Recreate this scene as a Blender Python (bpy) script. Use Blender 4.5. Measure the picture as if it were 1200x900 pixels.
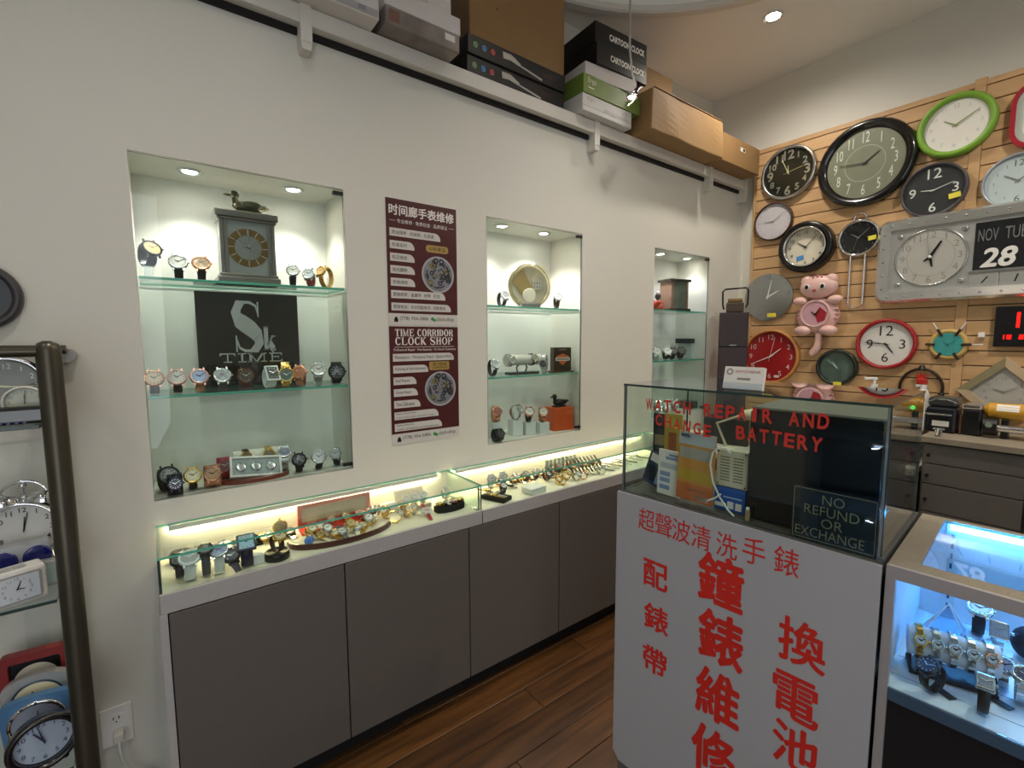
import bpy, bmesh, math, random
from mathutils import Matrix, Vector
for o in list(bpy.data.objects): bpy.data.objects.remove(o, do_unlink=True)
SC = bpy.context.scene
COL = SC.collection
random.seed(7)
R_ = math.radians
PI = math.pi

# ------------------------------------------------------------------ camera
FPX = 551.365
YAW, PIT, ROL = R_(37.158), R_(-5.446), R_(-.22)
FW = Vector((math.sin(YAW)*math.cos(PIT), math.cos(YAW)*math.cos(PIT), math.sin(PIT)))
RT0 = Vector((math.cos(YAW), -math.sin(YAW), 0)); UP0 = RT0.cross(FW)
RT = RT0*math.cos(ROL)+UP0*math.sin(ROL); UP = UP0*math.cos(ROL)-RT0*math.sin(ROL)
CAM = Vector((0, -1.687, 1.36))
cd = bpy.data.cameras.new('camera'); cam = bpy.data.objects.new('camera', cd); COL.objects.link(cam)
cd.sensor_width = 36; cd.lens = FPX/1200*36; cd.clip_start = .02; cd.clip_end = 60
m = Matrix((RT, UP, -FW)).transposed().to_4x4(); m.translation = CAM
cam.matrix_world = m
SC.camera = cam

# ------------------------------------------------------------------ world, exposure, large lights
SC.view_settings.view_transform = 'Standard'; SC.view_settings.look = 'None'
SC.view_settings.gamma = 1; SC.view_settings.use_curve_mapping = False
SC.view_settings.exposure = -0.08
SC.cycles.transparent_max_bounces = 32
SC.cycles.max_bounces = 10
w = bpy.data.worlds.new('world'); SC.world = w; w.use_nodes = True
bg = w.node_tree.nodes['Background']; bg.inputs[0].default_value = (.75, .82, 1, 1); bg.inputs[1].default_value = .25
def lamp(kind, name, loc, aim, power, color=(1, .93, .84), parent=None, **kw):
    l = bpy.data.lights.new(name, kind); l.energy = power; l.color = color
    for k, v in kw.items(): setattr(l, k, v)
    o = bpy.data.objects.new(name, l); COL.objects.link(o); o.location = loc
    d = Vector(aim)-Vector(loc)
    o.rotation_euler = d.to_track_quat('-Z', 'Y').to_euler()
    if parent: o.parent = parent
    return o
# daylight through the shop front behind and to the left of the camera
lamp('AREA', 'shopfront_daylight', (-.9, -3.9, 1.5), (-.5, 0, 1.3), 30, (.88, .94, 1), shape='RECTANGLE', size=2.0, size_y=2.4)
# the ceiling downlights of the shop (fixtures are built with the ceiling): x, y, watts
DOWN = [(2.647, -.437, 11), (1.5, -.85, 12), (0.15, -.9, 9), (-1.0, -.9, 4), (2.3, -1.9, 25), (0.2, -2.6, 10), (-1.0, -2.6, 5)]

# ------------------------------------------------------------------ helpers
def ray(u, v): return FW+RT*((u-600)/FPX)+UP*((450-v)/FPX)
def on(u, v, ax, val):
    d = ray(u, v); return CAM+d*((val-CAM[ax])/d[ax])
def onX(u, v, x): return on(u, v, 0, x)
def onY(u, v, y=0.): return on(u, v, 1, y)
def onZ(u, v, z): return on(u, v, 2, z)

def lin(c):
    if isinstance(c, str):
        c = c.lstrip('#'); c = [int(c[i:i+2], 16)/255 for i in (0, 2, 4)]
        c = [x/12.92 if x <= .04045 else ((x+.055)/1.055)**2.4 for x in c]
    return (*c[:3], 1)
MATS = {}
def M(name, col=None, rough=.5, metal=0., var=.06, scale=18., bump=0., emit=None, es=1., coat=0., spec=.5, alpha=None):
    if name in MATS: return MATS[name]
    m = bpy.data.materials.new(name); m.use_nodes = True; nt = m.node_tree; N = nt.nodes; L = nt.links
    p = N['Principled BSDF']; c = lin(col)
    p.inputs['Roughness'].default_value = rough; p.inputs['Metallic'].default_value = metal
    p.inputs['Coat Weight'].default_value = coat; p.inputs['Specular IOR Level'].default_value = spec
    tc = N.new('ShaderNodeTexCoord'); nz = N.new('ShaderNodeTexNoise'); nz.inputs['Scale'].default_value = scale
    nz.inputs['Detail'].default_value = 3
    L.new(tc.outputs['Object'], nz.inputs['Vector'])
    mx = N.new('ShaderNodeMix'); mx.data_type = 'RGBA'
    mx.inputs[6].default_value = (*[x*(1-var) for x in c[:3]], 1); mx.inputs[7].default_value = (*[min(1, x*(1+var)) for x in c[:3]], 1)
    L.new(nz.outputs['Fac'], mx.inputs[0]); L.new(mx.outputs[2], p.inputs['Base Color'])
    if bump:
        b = N.new('ShaderNodeBump'); b.inputs['Strength'].default_value = bump; b.inputs['Distance'].default_value = .004
        L.new(nz.outputs['Fac'], b.inputs['Height']); L.new(b.outputs['Normal'], p.inputs['Normal'])
    if emit:
        p.inputs['Emission Color'].default_value = lin(emit); p.inputs['Emission Strength'].default_value = es
    MATS[name] = m; return m
def glass(name, tint='#f4fbf8', ior=1.45, rough=.0, gain=1.0):
    if name in MATS: return MATS[name]
    m = bpy.data.materials.new(name); m.use_nodes = True; nt = m.node_tree; N = nt.nodes; L = nt.links
    N.remove(N['Principled BSDF']); out = N['Material Output']
    t = N.new('ShaderNodeBsdfTransparent'); t.inputs[0].default_value = lin(tint)
    g = N.new('ShaderNodeBsdfGlossy'); g.inputs['Roughness'].default_value = rough
    f = N.new('ShaderNodeLayerWeight'); f.inputs[0].default_value = .5
    r0 = ((ior-1)/(ior+1))**2
    pw_ = N.new('ShaderNodeMath'); pw_.operation = 'POWER'; pw_.inputs[1].default_value = 5; L.new(f.outputs['Facing'], pw_.inputs[0])
    mu = N.new('ShaderNodeMath'); mu.operation = 'MULTIPLY_ADD'; mu.inputs[1].default_value = (1-r0)*gain; mu.inputs[2].default_value = r0*gain; mu.use_clamp = True
    L.new(pw_.outputs[0], mu.inputs[0])
    s = N.new('ShaderNodeMixShader'); L.new(mu.outputs[0], s.inputs[0]); L.new(t.outputs[0], s.inputs[1]); L.new(g.outputs[0], s.inputs[2])
    L.new(s.outputs[0], out.inputs[0]); MATS[name] = m; return m
def grain(name, c1, c2, rough=.5, stretch=(2, 30, 30), scale=3., coat=0., objvar=.25, bump=.1):
    """wood or brushed grain: noise stretched along the object's x axis, each piece a little different"""
    if name in MATS: return MATS[name]
    m = bpy.data.materials.new(name); m.use_nodes = True; nt = m.node_tree; N = nt.nodes; L = nt.links
    p = N['Principled BSDF']; p.inputs['Roughness'].default_value = rough; p.inputs['Coat Weight'].default_value = coat
    tc = N.new('ShaderNodeTexCoord'); mp = N.new('ShaderNodeMapping'); mp.inputs['Scale'].default_value = stretch
    oi = N.new('ShaderNodeObjectInfo'); nz = N.new('ShaderNodeTexNoise'); nz.noise_dimensions = '4D'
    nz.inputs['Scale'].default_value = scale; nz.inputs['Detail'].default_value = 6
    L.new(tc.outputs['Object'], mp.inputs[0]); L.new(mp.outputs[0], nz.inputs['Vector'])
    mu = N.new('ShaderNodeMath'); mu.operation = 'MULTIPLY'; mu.inputs[1].default_value = 40
    L.new(oi.outputs['Random'], mu.inputs[0]); L.new(mu.outputs[0], nz.inputs['W'])
    cr = N.new('ShaderNodeValToRGB'); cr.color_ramp.elements[0].color = lin(c1); cr.color_ramp.elements[1].color = lin(c2)
    cr.color_ramp.elements[0].position = .3; cr.color_ramp.elements[1].position = .72
    L.new(nz.outputs['Fac'], cr.inputs[0])
    hv = N.new('ShaderNodeHueSaturation'); mr = N.new('ShaderNodeMapRange')
    mr.inputs[3].default_value = 1-objvar; mr.inputs[4].default_value = 1+objvar
    L.new(oi.outputs['Random'], mr.inputs[0]); L.new(mr.outputs[0], hv.inputs['Value']); L.new(cr.outputs[0], hv.inputs['Color'])
    L.new(hv.outputs[0], p.inputs['Base Color'])
    b = N.new('ShaderNodeBump'); b.inputs['Strength'].default_value = bump; b.inputs['Distance'].default_value = .002
    L.new(nz.outputs['Fac'], b.inputs['Height']); L.new(b.outputs[0], p.inputs['Normal'])
    MATS[name] = m; return m

class MB:
    """collects shapes, then links them as ONE mesh object. Local frame: x right, y back, z up"""
    def __init__(s): s.v = []; s.f = []; s.mi = []; s.sm = []; s.T = Matrix.Identity(4); s.cur = 0
    def add(s, vs, fs, smooth=False, mi=None):
        k = len(s.v); T = s.T
        s.v += [tuple(T @ Vector(p)) for p in vs]
        for f in fs: s.f.append([i+k for i in f]); s.mi.append(s.cur if mi is None else mi); s.sm.append(smooth)
        return s
    def box(s, x0, x1, y0, y1, z0, z1, mi=None):
        vs = [(x, y, z) for x in (x0, x1) for y in (y0, y1) for z in (z0, z1)]
        return s.add(vs, [(0, 1, 3, 2), (4, 6, 7, 5), (0, 4, 5, 1), (2, 3, 7, 6), (0, 2, 6, 4), (1, 5, 7, 3)], mi=mi)
    def cbox(s, c, d, mi=None):
        return s.box(c[0]-d[0]/2, c[0]+d[0]/2, c[1]-d[1]/2, c[1]+d[1]/2, c[2]-d[2]/2, c[2]+d[2]/2, mi)
    def rbox(s, x0, x1, y0, y1, z0, z1, r=.004, mi=None):
        bm = bmesh.new(); bmesh.ops.create_cube(bm, size=1)
        for v in bm.verts: v.co = Vector(((x0+x1)/2+v.co.x*(x1-x0), (y0+y1)/2+v.co.y*(y1-y0), (z0+z1)/2+v.co.z*(z1-z0)))
        bmesh.ops.bevel(bm, geom=bm.edges[:], offset=r, segments=2, profile=.5, affect='EDGES')
        s.bm(bm, mi); return s
    def bm(s, bm, mi=None, smooth=False):
        bm.verts.index_update()
        s.add([v.co.copy() for v in bm.verts], [[v.index for v in f.verts] for f in bm.faces], smooth, mi); bm.free()
    def lathe(s, prof, n=24, axis='z', closed=False, smooth=True, mi=None):
        """prof: (radius, height) pairs turned about the axis (z, or y pointing back with height = -y towards the viewer)"""
        vs = []; fs = []; k = len(prof)
        for i in range(n):
            a = 2*PI*i/n; c, q = math.cos(a), math.sin(a)
            for r, h in prof: vs.append((r*c, r*q, h) if axis == 'z' else (r*c, -h, r*q))
        for i in range(n):
            j = (i+1) % n
            for t in range(k if closed else k-1):
                u = (t+1) % k
                fs.append((i*k+t, j*k+t, j*k+u, i*k+u))
        s.add(vs, fs, smooth, mi)
        if not closed:
            if prof[0][0] > 1e-6: s.add([vs[i*k] for i in range(n)], [list(range(n))[::-1]], False, mi)
            if prof[-1][0] > 1e-6: s.add([vs[i*k+k-1] for i in range(n)], [list(range(n))], False, mi)
        return s
    def cyl(s, p0, p1, r0, r1=None, n=14, mi=None, smooth=True):
        r1 = r0 if r1 is None else r1
        return s.tube([p0, p1], [r0, r1], n, mi=mi, smooth=smooth)
    def tube(s, pts, r, n=8, closed=False, mi=None, smooth=True, cap=True):
        pts = [Vector(p) for p in pts]; rs = r if isinstance(r, (list, tuple)) else [r]*len(pts)
        vs = []; fs = []; k = len(pts); prev = None
        for i, p in enumerate(pts):
            a = pts[i-1] if (i > 0 or closed) else p; b = pts[(i+1) % k] if (i < k-1 or closed) else p
            t = (b-a).normalized()
            if prev is None:
                x = t.orthogonal().normalized()
            else:
                x = (prev-t*prev.dot(t)); x = x.normalized() if x.length > 1e-6 else t.orthogonal().normalized()
            prev = x; y = t.cross(x)
            for j in range(n):
                q = 2*PI*j/n; vs.append(p+(x*math.cos(q)+y*math.sin(q))*rs[i])
        for i in range(k if closed else k-1):
            i2 = (i+1) % k
            for j in range(n):
                j2 = (j+1) % n; fs.append((i*n+j, i*n+j2, i2*n+j2, i2*n+j))
        s.add(vs, fs, smooth, mi)
        if cap and not closed:
            s.add([vs[j] for j in range(n)], [list(range(n))[::-1]], False, mi); s.add([vs[(k-1)*n+j] for j in range(n)], [list(range(n))], False, mi)
        return s
    def prism(s, poly, y0, y1, mi=None, smooth=False):
        """polygon in the xz plane (counter-clockwise seen from the front), from y0 (front) to y1 (back)"""
        n = len(poly); vs = [(x, y0, z) for x, z in poly]+[(x, y1, z) for x, z in poly]
        s.add(vs, [list(range(n)), list(range(2*n-1, n-1, -1))], False, mi)
        s.add(vs, [(i, n+i, n+(i+1) % n, (i+1) % n) for i in range(n)], smooth, mi); return s
    def disc(s, r, y, n=24, cx=0, cz=0, mi=None):
        return s.add([(cx+r*math.cos(2*PI*i/n), y, cz+r*math.sin(2*PI*i/n)) for i in range(n)], [list(range(n))], False, mi)
    def ring(s, r0, r1, y, n=32, cx=0, cz=0, mi=None):
        vs = [(cx+r*math.cos(2*PI*i/n), y, cz+r*math.sin(2*PI*i/n)) for i in range(n) for r in (r0, r1)]
        return s.add(vs, [(2*i, 2*i+1, (2*i+3) % (2*n), (2*i+2) % (2*n)) for i in range(n)], False, mi)
    def rect(s, x0, x1, z0, z1, y, mi=None):
        return s.add([(x0, y, z0), (x1, y, z0), (x1, y, z1), (x0, y, z1)], [(0, 1, 2, 3)], False, mi)
    def stroke(s, pts, ws, y, mi=None):
        """flat pen stroke in the xz plane with a width at each point"""
        pts = [Vector((p[0], p[1])) for p in pts]; ws = ws if isinstance(ws, (list, tuple)) else [ws]*len(pts); vs = []
        for i, p in enumerate(pts):
            t = (pts[min(i+1, len(pts)-1)]-pts[max(i-1, 0)]).normalized(); nn = Vector((-t.y, t.x))*ws[i]/2
            vs += [(p.x-nn.x, y, p.y-nn.y), (p.x+nn.x, y, p.y+nn.y)]
        return s.add(vs, [(2*i, 2*i+2, 2*i+3, 2*i+1) for i in range(len(pts)-1)], False, mi)
    def ball(s, c, r, n=10, mi=None):
        r = (r, r, r) if not isinstance(r, (tuple, list)) else r
        vs = []; fs = []; k = max(4, n//2)
        for i in range(k+1):
            p = PI*i/k
            for j in range(n):
                a = 2*PI*j/n; vs.append((c[0]+r[0]*math.sin(p)*math.cos(a), c[1]+r[1]*math.sin(p)*math.sin(a), c[2]+r[2]*math.cos(p)))
        for i in range(k):
            for j in range(n): fs.append((i*n+j, (i+1)*n+j, (i+1)*n+(j+1) % n, i*n+(j+1) % n))
        return s.add(vs, fs, True, mi)
    def text(s, t, x0, x1, z0, z1, y, off=0., mi=None, keep=False):
        """lettering fitted into a rectangle of the xz plane; keep: hold the proportions (height rules, centred)"""
        vs, fs = glyphs(t, min(off, 0.))
        ax = min(v[0] for v in vs); bx = max(v[0] for v in vs); az = min(v[1] for v in vs); bz = max(v[1] for v in vs)
        kx = (x1-x0)/(bx-ax); kz = (z1-z0)/max(1e-6, bz-az); ox = x0
        if keep:
            kx = kz; ox = (x0+x1)/2-(bx-ax)*kx/2
        for k in range(7 if off >= .018 else 1):     # heavy lettering: the strokes widened all round
            dx, dz = (0, 0) if k == 0 else (off*math.cos(k*PI/3), off*math.sin(k*PI/3))
            s.add([(ox+(v[0]-ax+dx)*kx, y-.00002*k, z0+(v[1]-az+dz)*kz) for v in vs], fs, False, mi)
        return s
    def mesh(s, name, mats):
        me = bpy.data.meshes.new(name); me.from_pydata(s.v, [], s.f)
        for q in (mats if isinstance(mats, (list, tuple)) else [mats]): me.materials.append(q)
        me.polygons.foreach_set('material_index', s.mi); me.polygons.foreach_set('use_smooth', s.sm)
        me.update(); return me
    def build(s, name, mats, parent=None, loc=None, rz=0.):
        return put(name, s.mesh(name, mats), parent, loc, rz)
GL = {}
def glyphs(t, off=0.):
    k = (t, off)
    if k not in GL:
        c = bpy.data.curves.new('txt', 'FONT'); c.body = t; c.offset = off; c.resolution_u = 3 if len(t) < 12 else 2
        o = bpy.data.objects.new('txt', c); me = o.to_mesh()
        GL[k] = ([tuple(v.co) for v in me.vertices], [list(p.vertices) for p in me.polygons])
        o.to_mesh_clear(); bpy.data.objects.remove(o); bpy.data.curves.remove(c)
    return GL[k]
def put(name, mesh, parent=None, loc=None, rz=0., rot=None):
    o = bpy.data.objects.new(name, mesh); COL.objects.link(o)
    if parent: o.parent = parent
    if loc is not None: o.location = loc
    o.rotation_euler = rot if rot else (0, 0, rz)
    return o
def tag(o, label, cat, group=None):
    o['label'] = label; o['category'] = cat
    if group: o['group'] = group
    return o
def thing(name, label, cat, loc=(0, 0, 0), rz=0., group=None, rot=None):
    o = bpy.data.objects.new(name, None); COL.objects.link(o); o.location = loc; o.rotation_euler = rot if rot else (0, 0, rz)
    o.empty_display_size = .02
    return tag(o, label, cat, group)
def struct(o): o['kind'] = 'structure'; return o

# ------------------------------------------------------------------ shared materials
WALL = M('wall_paint', '#d8d6cb', .62, var=.03, scale=3, bump=.05)
NICHE = M('niche_paint', '#e4e4dd', .6, var=.02, scale=4)
CEIL = M('ceiling_paint', '#f0ede6', .8, var=.03, scale=2)
WHITE = M('white_plastic', '#e9e8e4', .4, var=.02)
BLACK = M('black_plastic', '#0d0d0f', .35, var=.2)
STEEL = M('steel', '#c9cbcd', .22, 1., var=.05)
CHROME = M('chrome', '#e6e7ea', .08, 1., var=.02)
GOLD = M('gold', '#e3bb6a', .22, 1., var=.05)
ROSE = M('rose_gold', '#d79a7c', .25, 1., var=.05)
GUN = M('gunmetal', '#4a4b4e', .3, 1., var=.1)
GLASS = glass('clear_glass', '#f6fbf9')
SHELF = glass('shelf_glass', '#f7fcfa')
EDGE = M('glass_edge_teal', '#57b39a', .15, var=.15, spec=.8, coat=.5)
EDGED = M('glass_edge_dark', '#29403c', .2, var=.15)
ACRYL = glass('acrylic', '#f2f6fa', 1.35, .05)

# ================================================================== STRUCTURE
XS = 3.267                      # face of the wall that carries the slat panels
XN = [(-.027, .552), (1.145, 1.718), (2.301, 2.871)]; NT, NB = 1.876, .894; ND = .235
CZ = 3.013                      # ceiling
LEDGE = 2.40
# floor: planks along x
FLOORM = grain('floor_wood', '#37220f', '#6b4420', .38, (1.2, 16, 16), 2.2, .15, .28, .15)
fl = MB().box(-2.25, 3.5, -4.05, .3, -.05, -.012).build('floor', M('subfloor', '#1a110a', .8)); struct(fl)
pw = .118; y = -4.0; row = 0
pm = {}
while y < .1:
    x = -2.2-random.random()*.9
    while x < 3.26:
        ln = random.choice((.9, 1.1, 1.3)); xa, xb = max(x, -2.2), min(x+ln, 3.26)
        if xb-xa > .05:
            key = round(xb-xa, 3)
            if key not in pm:
                q = MB(); h = key/2-.0012; g = pw/2-.0012
                q.add([(-h, -g, -.012), (h, -g, -.012), (h, g, -.012), (-h, g, -.012), (-h, -g, -.001), (h, -g, -.001), (h, g, -.001), (-h, g, -.001),
                       (-h+.0015, -g+.0015, 0), (h-.0015, -g+.0015, 0), (h-.0015, g-.0015, 0), (-h+.0015, g-.0015, 0)],
                      [(0, 1, 5, 4), (1, 2, 6, 5), (2, 3, 7, 6), (3, 0, 4, 7), (4, 5, 9, 8), (5, 6, 10, 9), (6, 7, 11, 10), (7, 4, 8, 11), (8, 9, 10, 11)])
                pm[key] = q.mesh('plank', FLOORM)
            put('plank', pm[key], fl, ((xa+xb)/2, y+pw/2, 0))
        x += ln
    y += pw; row += 1
# left wall with three niches
b = MB()
xs = [-2.25]+[v for p in XN for v in p]+[3.3]
for i in range(0, 8, 2): b.box(xs[i], xs[i+1], 0, ND+.01, 0, LEDGE)
for x0, x1 in XN:
    b.box(x0, x1, 0, ND+.01, 0, NB); b.box(x0, x1, 0, ND+.01, NT, LEDGE); b.box(x0, x1, ND, ND+.01, NB, NT, 1)
struct(b.build('wall_left', [WALL, NICHE]))
struct(MB().box(-2.25, 3.3, .24, .30, LEDGE, CZ+.2).build('wall_upper', WALL))
struct(MB().box(XS, XS+.06, -4.05, .3, 0, CZ+.2).build('wall_back', WALL))
struct(MB().box(-2.25, 3.3, -4.1, -4.05, 0, CZ+.2).build('wall_right', WALL))
struct(MB().box(-2.3, -2.25, -4.05, .3, 0, CZ+.2).build('wall_front', WALL))
# ceiling with a round raised cove
cx, cy, cr = 1.4, -1.0, 1.13
rx0, rx1, ry0, ry1 = -2.25, 3.3, -4.1, .3
an = sorted([2*PI*i/72 for i in range(72)]+[math.atan2(yy-cy, xx-cx) % (2*PI) for xx in (rx0, rx1) for yy in (ry0, ry1)])
b = MB(); vs = []
for a in an:
    c, s = math.cos(a), math.sin(a)
    t = min((((rx1 if c > 0 else rx0)-cx)/c if abs(c) > 1e-9 else 1e9), (((ry1 if s > 0 else ry0)-cy)/s if abs(s) > 1e-9 else 1e9))
    vs += [(cx+cr*c, cy+cr*s, CZ), (cx+t*c, cy+t*s, CZ), (cx+cr*c, cy+cr*s, CZ+.14)]
n = len(an)
b.add(vs, [(3*i, 3*i+1, 3*((i+1) % n)+1, 3*((i+1) % n)) for i in range(n)])
b.add(vs, [(3*i+2, 3*i, 3*((i+1) % n), 3*((i+1) % n)+2) for i in range(n)])
b.add([(cx+cr*math.cos(a), cy+cr*math.sin(a), CZ+.14) for a in an], [list(range(n))])
ce = struct(b.build('ceiling', CEIL))
b = MB(); b.T = Matrix.Translation((cx, cy, CZ)); b.lathe([(cr-.005, .005), (cr+.055, .005), (cr+.055, -.018), (cr+.04, -.028), (cr+.005, -.028), (cr-.005, -.02)], 72, closed=True, smooth=False)
struct(b.build('trim_cove', M('cove_trim', '#d8d2c6', .6, var=.02)))
# rail along the top of the left wall: white beam, dark shadow strip below, brackets
RAILM = M('rail_paint', '#d8d4ca', .5, var=.05, scale=6, bump=.05)
rail = struct(MB().box(-1.2, 3.19, -.045, -.0005, 2.345, 2.398).build('trim_rail', RAILM))
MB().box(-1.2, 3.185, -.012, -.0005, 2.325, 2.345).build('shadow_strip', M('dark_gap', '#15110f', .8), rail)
for u, v in ((358, 38), (698, 165), (832, 212), (880, 228)):
    p = onY(u, v, -.04); q = MB()
    q.prism([(-.017, -.052), (.017, -.052), (.017, .058), (-.017, .058)], -.052, -.001)
    q.prism([(-.013, -.075), (.013, -.075), (.017, -.052), (-.017, -.052)], -.05, -.001)
    q.build('bracket', RAILM, rail, (p.x if u < 870 else 3.2, 0, 2.342))
# slat panels on the back wall
SLATM = grain('slat_wood', '#bf986a', '#d0aa7b', .5, (14, 2, 14), 2.2, 0., .06, .05)
PA = [(-1.128, -.100), (-2.25, -1.172)]; ST = 2.585; SP = .0743
sw = struct(MB().box(3.252, XS-.0005, -2.25, -.100, .78, ST-.01).build('wall_slat_panel', M('slat_groove', '#6b4f33', .7)))
SLX = 3.238                     # face of the slats
for ya, yb in PA:
    mesh = {}
    k = 0; z = ST-.028
    while z-SP > .75:
        if 'm' not in mesh:
            q = MB(); h = (yb-ya)/2; q.rbox(-.007, .008, -h, h, -SP/2+.0025, SP/2-.0025, .002); mesh['m'] = q.mesh('slat', SLATM)
        put('slat', mesh['m'], sw, (SLX+.007, (ya+yb)/2, z-SP/2)); z -= SP; k += 1
    MB().box(SLX-.001, 3.253, ya, yb, ST-.026, ST).build('top_rail', SLATM, sw)
MB().box(SLX-.004, XS-.001, -.100, -.086, .78, ST+.002).build('edge_strip', SLATM, sw)
MB().box(SLX-.002, 3.253, -1.171, -1.129, .78, ST+.012).build('joint_strip', SLATM, sw)
# ceiling downlights
BULB = M('bulb_glow', '#ffffff', .3, emit='#fff0dc', es=14)
for i, (x, y, pwr) in enumerate(DOWN):
    zc = CZ if (x-cx)**2+(y-cy)**2 > 1.2**2 else CZ+.14
    nm = ['round recessed ceiling downlight above the slat wall with clocks', 'recessed downlight in the middle of the round ceiling cove', 'recessed downlight near the edge of the round cove above the long showcase',
          'recessed downlight above the clock rack', 'recessed downlight above the workbench side', 'recessed downlight behind the viewer', 'recessed downlight near the shop front'][i]
    t = thing('ceiling_downlight', nm, 'light', (x, y, zc), group='ceiling downlights')
    MB().lathe([(.032, -.001), (.05, -.001), (.05, -.006), (.046, -.009), (.034, -.004)], 24, closed=True).build('trim_ring', CHROME, t)
    MB().lathe([(.0, -.0035), (.033, -.0035)], 20).build('bulb', BULB, t)
    lamp('SPOT', 'downlight_lamp', (0, 0, -.02), (0, 0, -1), pwr*4.6, (1, .915, .81), t, spot_size=R_(165 if i in (0, 4) else 118), spot_blend=1., shadow_soft_size=.05)
# niche glass, shelves and lamps
NN = ['nearest niche', 'middle niche', 'far niche']
SHZ = [(1.541, 1.200), (1.508, 1.193), (1.530, 1.228)]
PINK = [(1, .95, .87), (1, .90, .88), (.96, .90, 1)]
for i, (x0, x1) in enumerate(XN):
    for k, z in enumerate(SHZ[i]):
        q = MB(); q.rbox(x0+.004, x1-.004, .012, ND-.004, z-.008, z, .0008, 0); me = q.mesh('glass_shelf', [SHELF, EDGE])
        for p in me.polygons:
            if abs(p.normal.z) < .5: p.material_index = 1
        tag(put('glass_shelf', me), f"{['upper', 'lower'][k]} clear glass shelf in the {NN[i]}", 'shelf', 'glass niche shelves')
    t = thing('glass_door', f'clear glass pane closing the front of the {NN[i]}', 'glass door', (x0, 0, NB), group='niche glass panes')
    W = x1-x0; H = NT-NB
    q = MB(); q.box(.003, W-.003, .002, .007, .003, H-.003); me = q.mesh('pane', [GLASS, EDGED])
    for p in me.polygons:
        if abs(p.normal.y) < .5: p.material_index = 1
    put('pane', me, t)
    for z in (.012, H-.022): MB().rbox(W-.036, W-.002, -.004, .011, z, z+.012, .001).build('hinge_clip', GUN, t)
for i, u, v, w_ in ((0, 222, 197, 4.2), (0, 343, 217, 4.2), (1, 588, 265, 2.6), (1, 637, 277, 8), (2, 774, 300, 3.0), (2, 805, 306, 2.6)):
    p = onY(u, v, .10)
    if i == 2: p.x = max(2.36, p.x)
    s = 'left' if u in (222, 588, 774) else 'right'
    t = thing('niche_spotlight', f'small chrome recessed spotlight at the {s} in the top of the {NN[i]}', 'light', (p.x, .10, NT), group='niche spotlights')
    MB().lathe([(.019, -.0005), (.034, -.0005), (.034, -.004), (.030, -.007), (.021, -.004)], 24, closed=True).build('trim_ring', CHROME, t)
    MB().lathe([(0, -.003), (.02, -.003)], 20).build('bulb', M('halogen_glow', '#ffffff', .3, emit='#fff4e6', es=30), t)
    lamp('SPOT', 'niche_lamp', (0, 0, -.012), (0, .04, -1), w_*2.0, PINK[i], t, spot_size=R_(105), spot_blend=.7, shadow_soft_size=.012)

# ================================================================== LONG SHOWCASE under the niches
LAM = M('lip_laminate', '#a9a6a4', .45, var=.08, scale=60)
CAB = M('cabinet_laminate', '#5d5753', .5, var=.06, scale=30, bump=.03)
LT, LB, CT, CF = .724, .675, .8208, -.257
seam = onY(564, 600, CF).x
DECK = .716
LEDW = M('strip_light', '#ffffff', .4, emit='#ffeab6', es=80)
CREAM = M('deck_cream', '#e9e4cd', .55, var=.03)
segs = [(-.027, seam-.002, 'nearer'), (seam+.002, 2.25, 'farther')]
for x0, x1, nm in segs:
    t = thing('glass_showcase', f'{nm} low glass showcase of watches on the grey cabinets below the niches', 'showcase', (x0, 0, LB), group='low glass showcases')
    W = x1-x0
    MB().box(0, W, CF-.006, -.001, 0, DECK-LB-.002).build('tray_base', LAM, t)
    MB().box(0, W, CF-.008, CF+.004, 0, LT-LB).build('front_lip', LAM, t)
    MB().box(.004, W-.004, CF+.006, -.002, DECK-LB-.002, DECK-LB).build('deck', CREAM, t)
    q = MB(); q.box(0, W, CF-.004, -.001, CT-LB-.006, CT-LB); me = q.mesh('top_pane', [SHELF, EDGE])
    for p in me.polygons:
        if abs(p.normal.z) < .5: p.material_index = 1
    put('top_pane', me, t)
    q = MB(); q.box(.002, W-.002, CF+.004, CF+.009, LT-LB, CT-LB-.006); put('front_pane', q.mesh('front_pane', GLASS), t)
    for k, xx in enumerate((0, W-.006)):
        q = MB(); q.box(xx, xx+.006, CF+.009, -.002, LT-LB-.006, CT-LB-.006); me = q.mesh('end_pane', [GLASS, EDGED])
        for p in me.polygons:
            if p.normal.y < -.5: p.material_index = 1
        put('end_pane', me, t)
    MB().box(.03, W-.05, -.012, -.003, CT-LB-.0165, CT-LB-.0085).build('strip_light', LEDW, t)
    MB().box(.028, W-.048, -.0145, -.001, CT-LB-.0083, CT-LB-.0065).box(.028, W-.048, -.0145, -.013, CT-LB-.0185, CT-LB-.0083).build('light_cover', WHITE, t)
# grey cabinets below
gx = [-.013, .427, .877, 1.327, 1.78, 2.24]
nms = ['leftmost grey base cabinet next to the wall outlet', 'second grey base cabinet from the left', 'third grey base cabinet from the left', 'fourth grey base cabinet, just left of the white counter', 'fifth grey base cabinet, mostly behind the white counter']
for i in range(5):
    t = thing('base_cabinet', nms[i], 'cabinet', (gx[i], 0, 0), group='grey base cabinets')
    W = gx[i+1]-gx[i]
    MB().box(.0005, W-.0005, -.246, -.001, .09, LB-.001).build('body', CAB, t)
    MB().rbox(.0022, W-.0022, -.266, -.247, .0925, LB-.004, .001).build('door', CAB, t)
    MB().box(.0005, W-.0005, -.205, -.19, .0, .09).build('toe_kick', M('toe_black', '#0b0908', .7), t)
struct(MB().box(-.030, -.0138, -.268, -.001, .0, LB-.001).build('trim_cabinet_end', LAM))

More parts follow.
